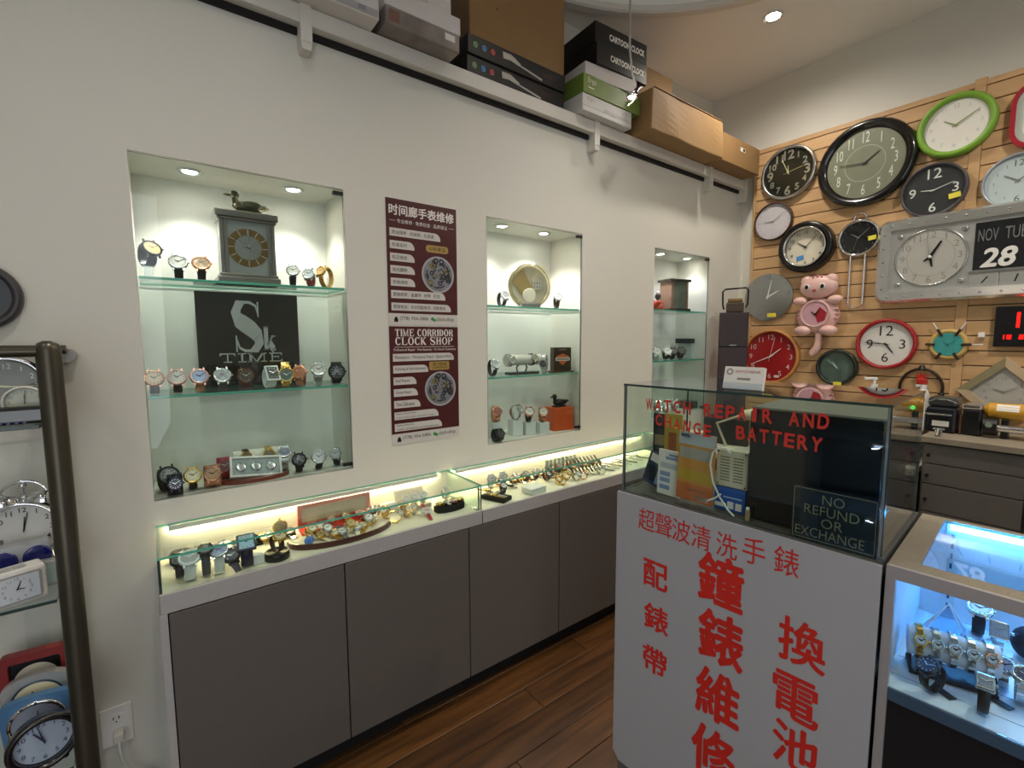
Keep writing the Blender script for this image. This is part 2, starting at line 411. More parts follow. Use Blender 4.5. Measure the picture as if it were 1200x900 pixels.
# ================================================================== WATCHES
DIALS = {}
def dialm(c): return M('dial_'+c.lstrip('#'), c, .35, var=.05, coat=.6)
def leather(c): return M('strap_'+c.lstrip('#'), c, .5, var=.12, scale=200, bump=.1)
METAL = dict(steel=STEEL, gold=GOLD, rose=ROSE, gun=GUN, black=M('black_steel', '#141416', .3, .6, var=.1), white=M('white_resin', '#dfe6e2', .3, var=.03),
             blue=M('navy_resin', '#151c3c', .35, var=.1), brown=M('bronze_case', '#5b3a24', .3, .7, var=.15), pink=M('pink_gold', '#d9a9a0', .3, .7), red=M('red_resin', '#9c2733', .3, var=.1))
def bandm(c): return METAL[c] if c in METAL else leather(c)
WM = {}
def wmesh(key, fn, mat):
    k = (key, tuple(x.name for x in mat) if isinstance(mat, list) else mat.name)
    if k not in WM: WM[k] = fn().mesh(key[0], mat)
    return WM[k]
def g_case(r, shape):
    q = MB()
    if shape == 'rect':
        q.rbox(-r*.8, r*.8, -.008, 0, -r, r, .002)
    else:
        q.lathe([(r*.8, 0), (r, .0), (r, .005), (r*.95, .0075), (r*.80, .008), (r*.78, .0062), (0, .0062)], 22, 'y')
        for sx in (-1, 1):
            for sz in (-1, 1): q.box(sx*r*.5-.0022, sx*r*.5+.0022, -.0045, .0005, sz*r*.75 if sz > 0 else -r*1.16, r*1.16 if sz > 0 else sz*r*.75)
    return q
def g_dial(r, shape):
    q = MB()
    if shape == 'rect': q.rect(-r*.62, r*.62, -r*.8, r*.8, -.0083)
    else: q.disc(r*.79, -.0065, 22)
    return q
def g_hands(r, shape):
    q = MB(); y = -.0068 if shape != 'rect' else -.0086
    for k in range(12):
        a = 2*PI*k/12; q.T = Matrix.Rotation(a, 4, 'Y'); q.box(-.0007, .0007, y-.0002, y, r*.58, r*.73)
    for a, l, w_ in ((R_(-58), .42, .0011), (R_(58), .62, .0008)):
        q.T = Matrix.Rotation(a, 4, 'Y'); q.box(-w_, w_, y-.0006, y-.0003, -r*.1, r*l)
    q.T = Matrix.Identity(4); q.disc(.0016, y-.0008, 8)
    return q
def g_sub(r):
    q = MB()
    for a in (90, 210, 330): q.ring(r*.13, r*.19, -.0067, 14, r*.36*math.cos(R_(a)), r*.36*math.sin(R_(a)))
    return q
def g_loop(ry, rz, w_, kind, n=28):
    """closed strap, loop in the yz plane standing on z=0; kind: leather, links or cuff"""
    q = MB(); th = .0018 if kind == 'leather' else .0026
    if kind == 'links':
        for i in range(n):
            a0, a1 = 2*PI*(i+.06)/n, 2*PI*(i+.94)/n; vs = []
            for a in (a0, a1):
                c, s = math.cos(a), math.sin(a)
                for d in (0, th):
                    for x in (-w_/2, w_/2): vs.append((x, -(ry+d)*c, rz+(rz+d)*s))
            q.add(vs, [(0, 1, 3, 2), (4, 6, 7, 5), (0, 4, 5, 1), (2, 3, 7, 6), (0, 2, 6, 4), (1, 5, 7, 3)])
        q.T = Matrix.Identity(4)
        m = MB()
    vs = []; fs = []; N_ = 28
    for i in range(N_):
        a = 2*PI*i/N_; c, s = math.cos(a), math.sin(a); ww = w_*(1.0 if kind != 'leather' else 1-.18*(1-math.cos(a-R_(30)))/2)
        if kind == 'links': ww *= .8
        for d in ((0, th) if kind != 'links' else (.0004, th-.0008)):
            for x in (-ww/2, ww/2): vs.append((x, -(ry+d)*c, rz+(rz+d)*s))
    for i in range(N_):
        j = (i+1) % N_; A = 4*i; B = 4*j
        fs += [(A, A+1, B+1, B), (A+2, B+2, B+3, A+3), (A, B, B+2, A+2), (A+1, A+3, B+3, B+1)]
    q.add(vs, fs, True)
    return q
def watch_parts(t, T, r, case, dial, hands, shape, chrono=False):
    """case, dial, hands and crown under the watch, set by the matrix T"""
    e = T.to_euler(); l = T.translation
    put('case', wmesh(('case', r, shape), lambda: g_case(r, shape), METAL[case]), t, l, rot=e)
    d = put('dial', wmesh(('dial', r, shape), lambda: g_dial(r, shape), dialm(dial)), t, l, rot=e)
    put('hands', wmesh(('hands', r, shape), lambda: g_hands(r, shape), METAL[hands]), d)
    if chrono: put('subdials', wmesh(('subdials', r), lambda: g_sub(r), METAL[hands]), d)
    put('crown', wmesh(('crown', r), lambda: MB().cyl((r*(1 if shape != 'rect' else .8)-.0005, -.004, 0), (r*(1 if shape != 'rect' else .8)+.0035, -.004, 0), .0026, n=8), METAL[case]), t, l, rot=e)
def watch(loc, label, case='steel', dial='#e8e6e0', strap='#17130f', band=None, hands=None, r=.0215, el=28, ry=.023, rz=.027, w_=None, rz_=0., group=None, shape='round', chrono=False, stand='clip', tilt=0.):
    """watch closed round a holder, dial up at elevation el"""
    if stand == 'clip' and abs(rz_) < 1.3: rz_ -= .6*math.atan2(loc[0], loc[1]+1.687)      # turned towards the customer
    t = thing('watch', label, 'watch', loc, rz_, group)
    if stand == 'clip': r *= 1.17; ry *= 1.1; rz *= 1.12; w_ = w_ and w_*1.1
    band = band or ('links' if strap in METAL else 'leather'); w_ = w_ or r*.95
    hands = hands or ('black' if sum(lin(dial)[:3]) > .9 else 'steel')
    z0 = .004 if stand == 'clip' else .0028 if stand is None else 0.
    put('strap', wmesh(('strap', ry, rz, w_, band), lambda: g_loop(ry, rz, w_, band), bandm(strap)), t, (0, 0, z0))
    a = R_(el); nv = Vector((0, -math.cos(a), math.sin(a)))
    p = Vector((0, -(ry+.001)*math.cos(a), rz+(rz+.001)*math.sin(a)+z0))
    T = Matrix.Translation(p) @ Matrix.Rotation(-a, 4, 'X')
    watch_parts(t, T, r, case, dial, hands, shape, chrono)
    if stand == 'clip':
        q = wmesh(('stand', ry, rz), lambda: MB().rbox(-.008, .008, -.012, .012, 0, .0045, .001).box(-.006, .006, .010, .0125, .0045, rz*1.1), ACRYL)
        put('stand', q, t)
    return t
def flat_watch(loc, label, case='gold', dial='#f2ecda', strap='gold', r=.014, ln=.075, rz_=0., group=None, shape='round', pitch=0., band=None, hands=None, chrono=False):
    """watch laid out with its strap straight; local y is the strap direction, tilted by pitch"""
    r *= 1.2; ln *= 1.08
    t = thing('watch', label, 'watch', loc, rz_, group)
    band = band or ('links' if strap in METAL else 'leather'); w_ = r*.95
    def strapf():
        q = MB(); n = 16
        if band == 'links':
            for i in range(n):
                y0 = -ln+2*ln*(i+.08)/n; y1 = -ln+2*ln*(i+.92)/n; q.box(-w_/2, w_/2, y0, y1, 0.0004, .003)
            q.box(-w_*.38, w_*.38, -ln, ln, .0, .002)
        else:
            q.prism([(-w_*.36, -ln), (w_*.36, -ln), (w_/2, 0), (w_*.36, ln), (-w_*.36, ln), (-w_/2, 0)], 0, 0.0001)
            q = MB(); q.add([(-w_*.36, -ln, 0), (w_*.36, -ln, 0), (w_/2, 0, 0), (w_*.36, ln, 0), (-w_*.36, ln, 0), (-w_/2, 0, 0), (-w_*.36, -ln, .0022), (w_*.36, -ln, .0022), (w_/2, 0, .0026), (w_*.36, ln, .0022), (-w_*.36, ln, .0022), (-w_/2, 0, .0026)],
                            [(5, 4, 3, 2, 1, 0), (6, 7, 8, 9, 10, 11)]+[(i, (i+1) % 6, 6+(i+1) % 6, 6+i) for i in range(6)])
        return q
    P = Matrix.Rotation(R_(pitch), 4, 'X')
    up = max(0, math.sin(R_(abs(pitch)))*ln)
    put('strap', wmesh(('strap_flat', r, ln, band), strapf, bandm(strap)), t, (0, 0, up), rot=P.to_euler())
    T = Matrix.Translation((0, 0, up)) @ P @ Matrix.Translation((0, 0, .002)) @ Matrix.Rotation(R_(-90), 4, 'X')
    watch_parts(t, T, r, case, dial, hands or ('black' if sum(lin(dial)[:3]) > .9 else 'steel'), shape, chrono)
    return t

# ================================================================== CLOCKS
def num(q, s, a, rad, h, y, off=.0, upright=True, w_=None):
    x, z = rad*math.sin(a), rad*math.cos(a)
    vs, fs = glyphs(s, off)
    ax = min(v[0] for v in vs); bx = max(v[0] for v in vs); az = min(v[1] for v in vs); bz = max(v[1] for v in vs)
    k = h/(bz-az); kx = k*(w_ or 1)
    q.add([(x+(v[0]-(ax+bx)/2)*kx, y, z+(v[1]-(az+bz)/2)*k) for v in vs], fs)
def hand(q, a, ln, wd, y, tail=.15, taper=.5, th=.001):
    q.T = Matrix.Rotation(a, 4, 'Y')
    q.prism([(-wd*.6, -ln*tail), (wd*.6, -ln*tail), (wd, 0), (wd*taper, ln), (-wd*taper, ln), (-wd, 0)], y-th, y)
    q.T = Matrix.Identity(4)
def clock_face(t, R, y, dialmat, nums=None, numat=None, nh=.16, nrad=.78, off=.01, hm=(10, 8), hmat=None, hl=(.5, .78), hw=(.03, .022), ticks=False, sec=None, tickmat=None, wfac=1., secmat=None):
    """dial with numerals, hands and ticks at depth y (towards the viewer is negative)"""
    d = MB().disc(R, y, 40).build('dial', dialmat, t)
    if nums:
        for s, a in nums:
            h = nh*R
            if isinstance(s, tuple): s, h = s[0], s[1]*R
            q = MB(); num(q, s, R_(a), nrad*R, h, y-.0006, off, w_=wfac); q.build('numeral' if s.isdigit() else 'hour_mark', numat, d)
    if ticks:
        q = MB()
        for k in range(60):
            q.T = Matrix.Rotation(2*PI*k/60, 4, 'Y'); w_ = .012 if k % 5 == 0 else .005
            q.rect(-w_*R, w_*R, R*.92, R*.97, y-.0004)
        q.build('minute_track', tickmat or numat, d)
    h, mn = hm
    q = MB(); hand(q, R_((h % 12+mn/60)*30), hl[0]*R, hw[0]*R, y-.003); q.build('hour_hand', hmat, t)
    q = MB(); hand(q, R_(mn*6), hl[1]*R, hw[1]*R, y-.005); q.build('minute_hand', hmat, t)
    if sec is not None:
        q = MB(); hand(q, R_(sec*6), .8*R, .006*R, y-.0065, tail=.25, taper=1); q.build('second_hand', secmat or hmat, t)
    MB().lathe([(.03*R, -y), (.03*R, -y+.008), (0, -y+.008)], 12, 'y').build('hub', hmat, t)
    return d
ALL12 = [(str(k), k*30) for k in range(1, 13)]
def wall_clock(y, z, R, label, rim, rimmat, dialmat, depth=.04, cover=False, **kw):
    """round clock on the slat wall; rim: (radius factor, height) profile pairs in units of R and metres"""
    t = thing('wall_clock', label, 'clock', (SLX-.0005, y, z), R_(-90), 'clocks on the slat wall')
    q = MB(); q.lathe([(f*R, h) for f, h in rim], 48, 'y', closed=True); q.build('rim', rimmat, t)
    fr = rim[0][0]
    MB().lathe([(rim[0][0]*R*1.01, .001), (rim[0][0]*R*1.01, depth*.3)], 40, 'y').build('back_plate', BLACK, t)
    clock_face(t, fr*R*1.0, -depth*.5, dialmat, **kw)
    if cover: MB().disc(fr*R*1.005, -depth*.8, 40).build('glass_cover', GLASS, t)
    return t
def sticker(t, x, z, w_, h, y, mat, rot=0.):
    q = MB(); q.T = Matrix.Translation((x, 0, z)) @ Matrix.Rotation(R_(rot), 4, 'Y'); q.rect(-w_/2, w_/2, -h/2, h/2, y)
    q.build('price_sticker', mat, t)
YEL = M('sticker_yellow', '#e8dc4a', .6)
PW = M('paper_white', '#e6e2da', .7, var=.03)
INK = M('ink_black', '#15130f', .6)
GREYINK = M('ink_grey', '#8f8b84', .6)
SILV = M('silver_paint', '#b9b9b6', .35, .5)
# 1 silver rim, dark brushed dial with big silver numerals
wall_clock(-.302, 2.388, .162, 'silver-rimmed wall clock with dark dial and oversized numerals at top left', [(.88, 0), (1, 0), (1, .026), (.96, .034), (.90, .034), (.88, .026)], STEEL,
           M('dial_dark_olive', '#34352b', .3, .5), .034, cover=True, nums=[(('12', .40), 0), (('3', .40), 90), (('6', .40), 180), (('9', .42), 270), (('1', .26), 30), (('2', .3), 60), (('4', .26), 120), (('5', .28), 150), (('7', .28), 210), (('8', .28), 240), (('10', .28), 300), (('11', .34), 330)],
           numat=M('numeral_silver', '#d8d8d2', .25, .8), nrad=.76, off=.03, hm=(11, 56), hmat=M('hand_cream', '#e6ddb0', .4), hl=(.3, .62), hw=(.02, .018), sec=13)
# 2 big black clock
wall_clock(-.707, 2.325, .231, 'largest round wall clock, thick black rim and olive grey dial with slim numerals', [(.79, 0), (1, 0), (1, .035), (.95, .05), (.88, .052), (.84, .04), (.80, .038)], M('rim_black_gloss', '#0c0a0a', .2, var=.2, coat=.6),
           M('dial_olive_grey', '#8a8874', .4, var=.1), .06, cover=True, nums=ALL12, numat=M('numeral_cream', '#ece9dc', .4), nh=.31, nrad=.77, off=.0, wfac=.5, hm=(1, 46), hmat=M('hand_brown', '#2a1e1a', .4), hl=(.45, .66), hw=(.022, .014))
bc = bpy.data.objects['wall_clock.001']; MB().ring(.094, .0955, -.0304, 48).build('inner_ring', M('numeral_cream'), bc)
# 3 green clock
wall_clock(-1.075, 2.402, .150, 'bright green rimmed round wall clock with white dial near the top right', [(.80, 0), (1, 0), (1, .028), (.95, .042), (.88, .044), (.81, .03)], M('rim_green', '#7fae3a', .4, var=.04),
           PW, .044, nums=ALL12, numat=M('numeral_pale', '#c9c3c0', .5), nh=.15, nrad=.78, hm=(10, 10), hmat=M('hand_green', '#8f9e62', .4), hl=(.45, .78), hw=(.03, .03))
# 4 red clock at the edge: rounded square
def rounded(w_, h, r, n=6):
    pts = []
    for sx, sz, a0 in ((1, -1, -90), (1, 1, 0), (-1, 1, 90), (-1, -1, 180)):
        for k in range(n+1):
            a = R_(a0+90*k/n); pts.append((sx*(w_/2-r)+r*math.cos(a), sz*(h/2-r)+r*math.sin(a)))
    return pts
t = thing('wall_clock', 'red framed wall clock with rounded corners cut off by the right edge', 'clock', (SLX-.0005, -1.405, 2.36), R_(-90), 'clocks on the slat wall')
def frame_part(q, o, i, y0, y1):
    n = len(o); vs = [(x, y0, z) for x, z in o]+[(x, y0, z) for x, z in i]+[(x, y1, z) for x, z in o]+[(x, y1, z) for x, z in i]
    fs = []
    for k in range(n):
        j = (k+1) % n; fs += [(k, j, n+j, n+k), (k, 2*n+k, 2*n+j, j), (n+k, n+j, 3*n+j, 3*n+k), (2*n+k, 3*n+k, 3*n+j, 2*n+j)]
    q.add(vs, fs); return q
frame_part(MB(), rounded(.28, .30, .09), rounded(.245, .265, .075), -.036, 0).build('rim', M('rim_crimson', '#a3202c', .3, coat=.4), t)
frame_part(MB(), rounded(.245, .265, .075), rounded(.20, .22, .06), -.026, 0).build('inner_frame', M('inner_sage', '#b7c0b4', .4), t)
MB().prism(rounded(.2, .22, .06), -.012, 0).build('dial', PW, t)
q = MB(); hand(q, R_(-60), .05, .004, -.0125); q.build('hour_hand', INK, t); q = MB(); hand(q, R_(50), .08, .003, -.0145); q.build('minute_hand', INK, t)
# 5 dark grey 12-3-6-9
t = wall_clock(-1.009, 2.108, .133, 'dark grey round wall clock with white 12 3 6 9 and yellow price sticker', [(.90, 0), (1, 0), (1, .03), (.96, .036), (.91, .032)], M('rim_slate', '#4b474a', .35, var=.05),
           M('dial_slate', '#3d3a3d', .3, coat=.5), .036, cover=True, nums=[(('12', .42), 0), (('3', .38), 90), (('6', .38), 180), (('9', .38), 270)], numat=M('numeral_white', '#eeece6', .4), nrad=.70, off=.005, hm=(9, 12), hmat=M('hand_white', '#f1efe8', .4), hl=(.42, .7), hw=(.022, .018))
sticker(t, .085, -.045, .045, .026, -.03, YEL, -8)
# 6 white dial clock with grey-blue rim at the right edge
wall_clock(-1.308, 2.08, .124, 'white dial wall clock with pale silver rim above the silver calendar clock', [(.90, 0), (1, 0), (1, .026), (.96, .032), (.91, .03)], M('rim_pale', '#a9adb4', .3, .4), M('dial_cool', '#cfd6da', .3, coat=.8), .034, cover=True,
           nums=[(('12', .26), 0), (('6', .26), 180)]+[(('I', .12), a) for a in (30, 60, 90, 120, 150, 210, 240, 270, 300, 330)], numat=M('numeral_sage', '#6f756d', .5), nrad=.72, hm=(10, 9), hmat=GREYINK)
# 7 thin brown rim
t = wall_clock(-.224, 2.106, .118, 'thin brown rimmed round wall clock with plain white dial at the left', [(.93, 0), (1, 0), (1, .026), (.97, .03), (.94, .03)], M('rim_umber', '#4d3328', .4), M('dial_lavender', '#cbc7cb', .4, coat=.4), .03,
           nums=[('-', a) for a in range(0, 360, 30)], numat=GREYINK, nh=.03, nrad=.84, hm=(9, 9), hmat=GREYINK, hl=(.5, .8), hw=(.02, .015))
# 8 ornate black, deep
t = wall_clock(-.432, 1.912, .152, 'deep black round wall clock with chrome inner ring, cream dial and blue sticker', [(.74, 0), (1, 0), (1, .05), (.95, .062), (.86, .064), (.80, .055), (.75, .05)], M('rim_black_satin', '#100d0c', .3, var=.2), M('dial_cream', '#dcd6c0', .5), .066,
           nums=ALL12, numat=M('numeral_dark', '#3a3a36', .5), nh=.17, nrad=.8, off=.01, hm=(10, 7), hmat=INK, hl=(.5, .8), hw=(.03, .02))
q = MB(); q.lathe([(.72*.152, .05), (.78*.152, .05), (.78*.152, .066), (.745*.152, .069), (.72*.152, .062)], 48, 'y', closed=True); q.build('chrome_ring', CHROME, t)
sticker(t, -.028, -.062, .04, .026, -.036, M('sticker_blue', '#4b8fd0', .5), -10)
# 9 clock with chrome loop handle (pan shaped)
t = thing('wall_clock', 'black dial clock with chrome rim and long chrome loop handle hanging below it', 'clock', (SLX-.0005, -.697, 1.925), R_(-90), 'clocks on the slat wall')
R = .102
MB().lathe([(.86*R, 0), (R, 0), (R, .022), (.95*R, .027), (.87*R, .022)], 40, 'y', closed=True).build('rim', CHROME, t)
clock_face(t, .88*R, -.014, M('dial_jet', '#151516', .25, coat=.6), nums=[('|', a) for a in range(0, 360, 30)], numat=STEEL, nh=.14, nrad=.86, hm=(10, 8), hmat=STEEL, sec=33)
sticker(t, .068, -.012, .038, .024, -.03, YEL, -6)
q = MB(); pts = [(-.035, -.012, -.085), (-.035, -.012, -.36)]+[(-.035*math.cos(R_(a)), -.012, -.36-.035*math.sin(R_(a))) for a in range(20, 180, 20)]+[(.035, -.012, -.36), (.035, -.012, -.085)]
q.tube(pts, .0055, 8); q.build('handle', CHROME, t)
q = MB(); q.tube([(.03*math.cos(R_(a)), -.012, .1+.04*math.sin(R_(a))) for a in range(0, 181, 20)], .005, 8); q.build('hanging_loop', CHROME, t)
# 11 silver disc clock
t = wall_clock(-.211, 1.628, .152, 'flat frameless brushed metal disc clock with white hands, beside the black speaker tower', [(.985, 0), (1, 0), (1, .012), (.99, .013), (.986, .012)], STEEL, M('dial_brushed', '#a9aaa8', .32, .85, var=.12, scale=40), .024,
           nums=[(('12', .16), 0), (('3', .12), 80)], numat=M('numeral_steel', '#6d7073', .4, .6), nrad=.86, hm=(2, 2), hmat=M('hand_white', '#f1efe8', .4), hl=(.52, .74), hw=(.03, .025))
sticker(t, .03, -.118, .055, .024, -.014, YEL, 0)
# 13 red clock, yellow-orange rim
t = wall_clock(-.247, 1.240, .176, 'red dial round wall clock with pale wooden rim and white numerals, lowest at the left', [(.91, 0), (1, 0), (1, .03), (.965, .036), (.92, .034)], M('rim_tan', '#c78a4a', .45, var=.08), M('dial_red', '#a41f22', .4, coat=.3, var=.04), .034,
           nums=ALL12, numat=M('numeral_offwhite', '#e6d9d2', .5), nh=.2, nrad=.79, off=-.005, hm=(1, 41), hmat=M('hand_white', '#f1efe8', .4), hl=(.52, .84), hw=(.028, .02), sec=2)
sticker(t, .045, -.128, .032, .016, -.019, PW, 0)
# 14 dark green clock
t = wall_clock(-.629, 1.186, .107, 'small dark green rimmed wall clock with mottled green dial below the pink cat clock', [(.82, 0), (1, 0), (1, .03), (.94, .038), (.83, .032)], M('rim_bottle', '#18221c', .3, coat=.4), M('dial_mottled', '#5f6f68', .3, .3, var=.6, scale=26), .036, cover=True,
           nums=[('|', a) for a in range(0, 360, 30)], numat=M('numeral_sage', '#6f756d', .5), nh=.1, nrad=.86, hm=(10, 52), hmat=M('hand_pale', '#cfd6cf', .4))
sticker(t, .015, -.098, .042, .028, -.04, YEL, 0)
# 15 red rim white 12-3-6-9
wall_clock(-.857, 1.325, .139, 'glossy red rimmed white wall clock with big 12 3 6 9 on its dial', [(.85, 0), (1, 0), (1, .03), (.95, .04), (.86, .034)], M('rim_red', '#a3161f', .25, coat=.6, var=.05), M('dial_white', '#dcdad3', .45), .04,
           nums=[(('12', .46), 0), (('3', .42), 90), (('6', .42), 180), (('9', .42), 270)], numat=INK, nrad=.62, off=-.004, hm=(4, 46), hmat=INK, hl=(.5, .82), hw=(.035, .025), sec=47)
# 16 ship's wheel
t = thing('ship_wheel_clock', 'teal dial clock shaped like a ship wheel with dark and white spokes', 'clock', (SLX-.0005, -1.113, 1.325), R_(-90), 'clocks on the slat wall')
MB().lathe([(0, 0), (.078, 0), (.078, .014), (.066, .02), (.06, .016)], 36, 'y').build('rim', M('rim_sand', '#c7a962', .5, var=.1), t)
clock_face(t, .058, -.018, M('dial_teal', '#3f9a97', .4, var=.25, scale=30), hm=(10, 9), hmat=M('hand_teal', '#226a6c', .4))
for k in range(6):
    a = R_(k*60+90 if True else 0); c, s = math.cos(a), math.sin(a)
    a = R_(k*60); c, s = math.cos(a), math.sin(a)
    sp = MB().cyl((.05*c, -.02, .05*s), (.088*c, -.02, .088*s), .006, n=8).build('spoke', M('spoke_dark', '#2c1c16', .5), t)
    if k in (0, 1, 2): MB().cyl((.088*c, -.02, .088*s), (.128*c, -.02, .128*s), .003, n=8).build('peg', WHITE, sp)
# 17 red LED clock
t = thing('digital_clock', 'black digital wall clock with glowing red digits at the right edge', 'clock', (SLX-.0005, -1.36, 1.315), R_(-90), 'clocks on the slat wall')
MB().rbox(-.085, .14, -.028, -.0, 0, .19, .004).build('housing', BLACK, t)
LEDR = M('led_red', '#ff1010', .4, emit='#ff1408', es=3)
SEG = dict(a=(0, 1), b=(0,), )
def seven(q, x, z, w_, h, digit, y, th):
    on_ = {'0': 'abcdef', '1': 'bc', '2': 'abged', '3': 'abgcd', '4': 'fgbc', '5': 'afgcd', '6': 'afgedc', '7': 'abc', '8': 'abcdefg', '9': 'abcdfg'}[digit]
    S_ = {'a': (x, x+w_, z+h-th, z+h), 'd': (x, x+w_, z, z+th), 'g': (x, x+w_, z+h/2-th/2, z+h/2+th/2), 'f': (x, x+th, z+h/2, z+h), 'e': (x, x+th, z, z+h/2), 'b': (x+w_-th, x+w_, z+h/2, z+h), 'c': (x+w_-th, x+w_, z, z+h/2)}
    for k in on_: q.rect(*S_[k], y)
for x, z, w_, h, dg, th in ((-.038, .09, .036, .07, '1', .011), (.014, .09, .036, .07, '2', .011), (.066, .09, .036, .07, '4', .011), (-.06, .036, .012, .02, '1', .004), (-.04, .036, .014, .02, '8', .004), (.0, .036, .014, .02, '2', .004)):
    q = MB(); seven(q, x, z, w_, h, dg, -.0285, th); q.build('digit', LEDR, t)
# 18 square clock turned on its corner
t = thing('wall_clock', 'square clock hung as a diamond, pale wood and olive frame, above the yellow cylinder', 'clock', (SLX-.0005, -1.325, 1.10), R_(-90), 'clocks on the slat wall')
OL = M('frame_olive', '#8d8463', .5); PALE = M('frame_pale', '#c2ac8c', .5)
W = .118
for k, (a, mt) in enumerate(((45, PALE), (135, OL), (225, PALE), (315, OL))):
    q = MB(); q.T = Matrix.Rotation(R_(a), 4, 'Y'); q.prism([(-W*.72, W*.72), (W*.72, W*.72), (W, W), (-W, W)], -.03, -.0); q.build('frame_bar', mt, t)
q = MB(); q.T = Matrix.Rotation(R_(45), 4, 'Y'); q.prism([(-W*.9, -W*.9), (W*.9, -W*.9), (W*.9, W*.9), (-W*.9, W*.9)], -.015, 0); q.build('dial', M('dial_greyish', '#b5b4ac', .3, coat=.6), t)
for s, a in ALL12:
    q = MB(); num(q, s, R_(a), .066, .014, -.0156); q.build('numeral', GREYINK, t)
q = MB(); hand(q, R_(-70), .04, .003, -.017); q.build('hour_hand', GREYINK, t); q = MB(); hand(q, R_(60), .06, .002, -.019); q.build('minute_hand', GREYINK, t)
# horseshoe-shaped stand clock frame
t = thing('arch_clock', 'dark arched horseshoe clock frame with little red star above the bench', 'clock', (SLX-.0005, -1.018, 1.095), R_(-90), 'clocks on the slat wall')
MB().tube([(.088*math.cos(R_(a)), -.012, .10*math.sin(R_(a))) for a in range(-15, 196, 15)], .007, 8).build('arch', M('arch_bronze', '#3a2c22', .4, .5), t)
for s in (-1, 1): MB().ball((s*.085, -.014, -.03), .013).build('foot_knob', BLACK, t)
q = MB(); pts = []
for k in range(10): rr = .028 if k % 2 == 0 else .012; pts.append((rr*math.sin(R_(36*k)), .058+rr*math.cos(R_(36*k))))
q.prism(pts[::-1], -.02, -.01); q.build('star', M('star_red', '#c0201a', .4), t)
MB().rbox(-.018, .018, -.03, -.004, .005, .04, .003).build('centre_block', WHITE, t)
MB().cyl((0, -.012, .098), (0, -.012, .12), .018, .008, n=10).build('crest', BLACK, t)
# small white tag on the slats
tag(MB().rbox(-.012, .012, -.02, 0, -.012, .012, .002).build('slat_tag', WHITE, None, (SLX-.0005, -1.232, 1.372), R_(-90)), 'tiny white square tag on the slats left of the red digital clock', 'tag')
# 10 big silver calendar clock
t = thing('calendar_clock', 'huge silver suitcase-style wall clock with riveted frame and black calendar panel', 'clock', (SLX-.0005, -1.22, 1.765), R_(-90), 'clocks on the slat wall')
BR = M('brushed_silver', '#b9bab6', .33, .55, var=.06, scale=30)
Wc, Hc = .84, .435
o = rounded(Wc, Hc, .045); i_ = rounded(Wc-.11, Hc-.11, .012)
fr = MB(); n = len(o); om = rounded(Wc-.025, Hc-.025, .04)
vs = [(x, 0, z) for x, z in o]+[(x, -.05, z) for x, z in o]+[(x, -.066, z) for x, z in om]+[(x, -.058, z) for x, z in i_]+[(x, -.02, z) for x, z in i_]
fs = [(l*n+k, l*n+(k+1) % n, (l+1)*n+(k+1) % n, (l+1)*n+k) for l in range(4) for k in range(n)]
fr.add(vs, fs); f_ = fr.build('frame', M('frame_silver', '#e4e3df', .2, .85, var=.05), t)
rv = MB().ball((0, 0, 0), (.006, .004, .006), 8).mesh('rivet', STEEL)
for k in range(11):
    for z in (-Hc/2+.031, Hc/2-.031): put('rivet', rv, f_, (-Wc/2+.06+k*.072, -.064, z))
for k in range(5):
    for x in (-Wc/2+.03, Wc/2-.03): put('rivet', rv, f_, (x, -.064, -Hc/2+.075+k*.071))
MB().prism(rounded(Wc-.108, Hc-.108, .012), -.045, 0).build('face_plate', BR, t)
dx = -.198
MB().lathe([(.137, .045), (.145, .045), (.145, .05), (.14, .052), (.137, .05)], 48, 'y', closed=True).build('dial_ring', STEEL, t)
for o_ in [x for x in t.children if x.name.startswith('dial_ring')]: o_.location = (dx, 0, .005)
d = MB().disc(.137, -.0455, 40, dx, .005).build('dial', M('dial_silver', '#c3c2ba', .35, .35, var=.04), t)
for s, a in ALL12:
    q = MB(); q.T = Matrix.Translation((dx, 0, .005)); num(q, s, R_(a), .113, .032, -.0462, -.002); q.build('numeral', GREYINK, d)
q = MB(); q.T = Matrix.Translation((dx, 0, .005)); q.ring(.094, .0955, -.0460, 48); q.build('track_ring', GREYINK, d)
for nm, a, l, wd in (('hour_hand', 28, .085, .007), ('minute_hand', 168, .05, .006), ('alarm_hand', 232, .03, .006), ('second_hand', -10, .10, .0015)):
    q = MB(); hand(q, R_(a), l, wd, -.049 if nm != 'second_hand' else -.052, tail=.05, taper=.6); q.build(nm, BLACK if nm != 'second_hand' else GREYINK, t, (dx, 0, .005))
MB().lathe([(.007, .045), (.007, .056), (0, .056)], 12, 'y').build('hub', WHITE, t, (dx, 0, .005))
for sx in (-1, 1):
    for sz in (-1, 1): MB().lathe([(.014, .045), (.013, .05), (.006, .053), (0, .051)], 16, 'y').build('screw', STEEL, t, (dx+sx*.125, 0, sz*.125))
MB().rbox(-.036, Wc/2-.06, -.05, -.046, -.082, .142, .001).build('calendar_panel', M('panel_black', '#14161a', .12, coat=1), t)
q = MB(); q.text('NOV', -.024, .044, .052, .108, -.0505); q.text('TUE', .066, .134, .052, .108, -.0505); q.build('calendar_lettering', M('letter_dim', '#6d7071', .5), t)
q = MB(); q.T = Matrix(((1, 0, .18, 0), (0, 1, 0, 0), (0, 0, 1, 0), (0, 0, 0, 1))); q.text('28', .004, .112, -.07, .014, -.0506, .03); q.build('date_number', M('date_white', '#e2e0da', .5), t)
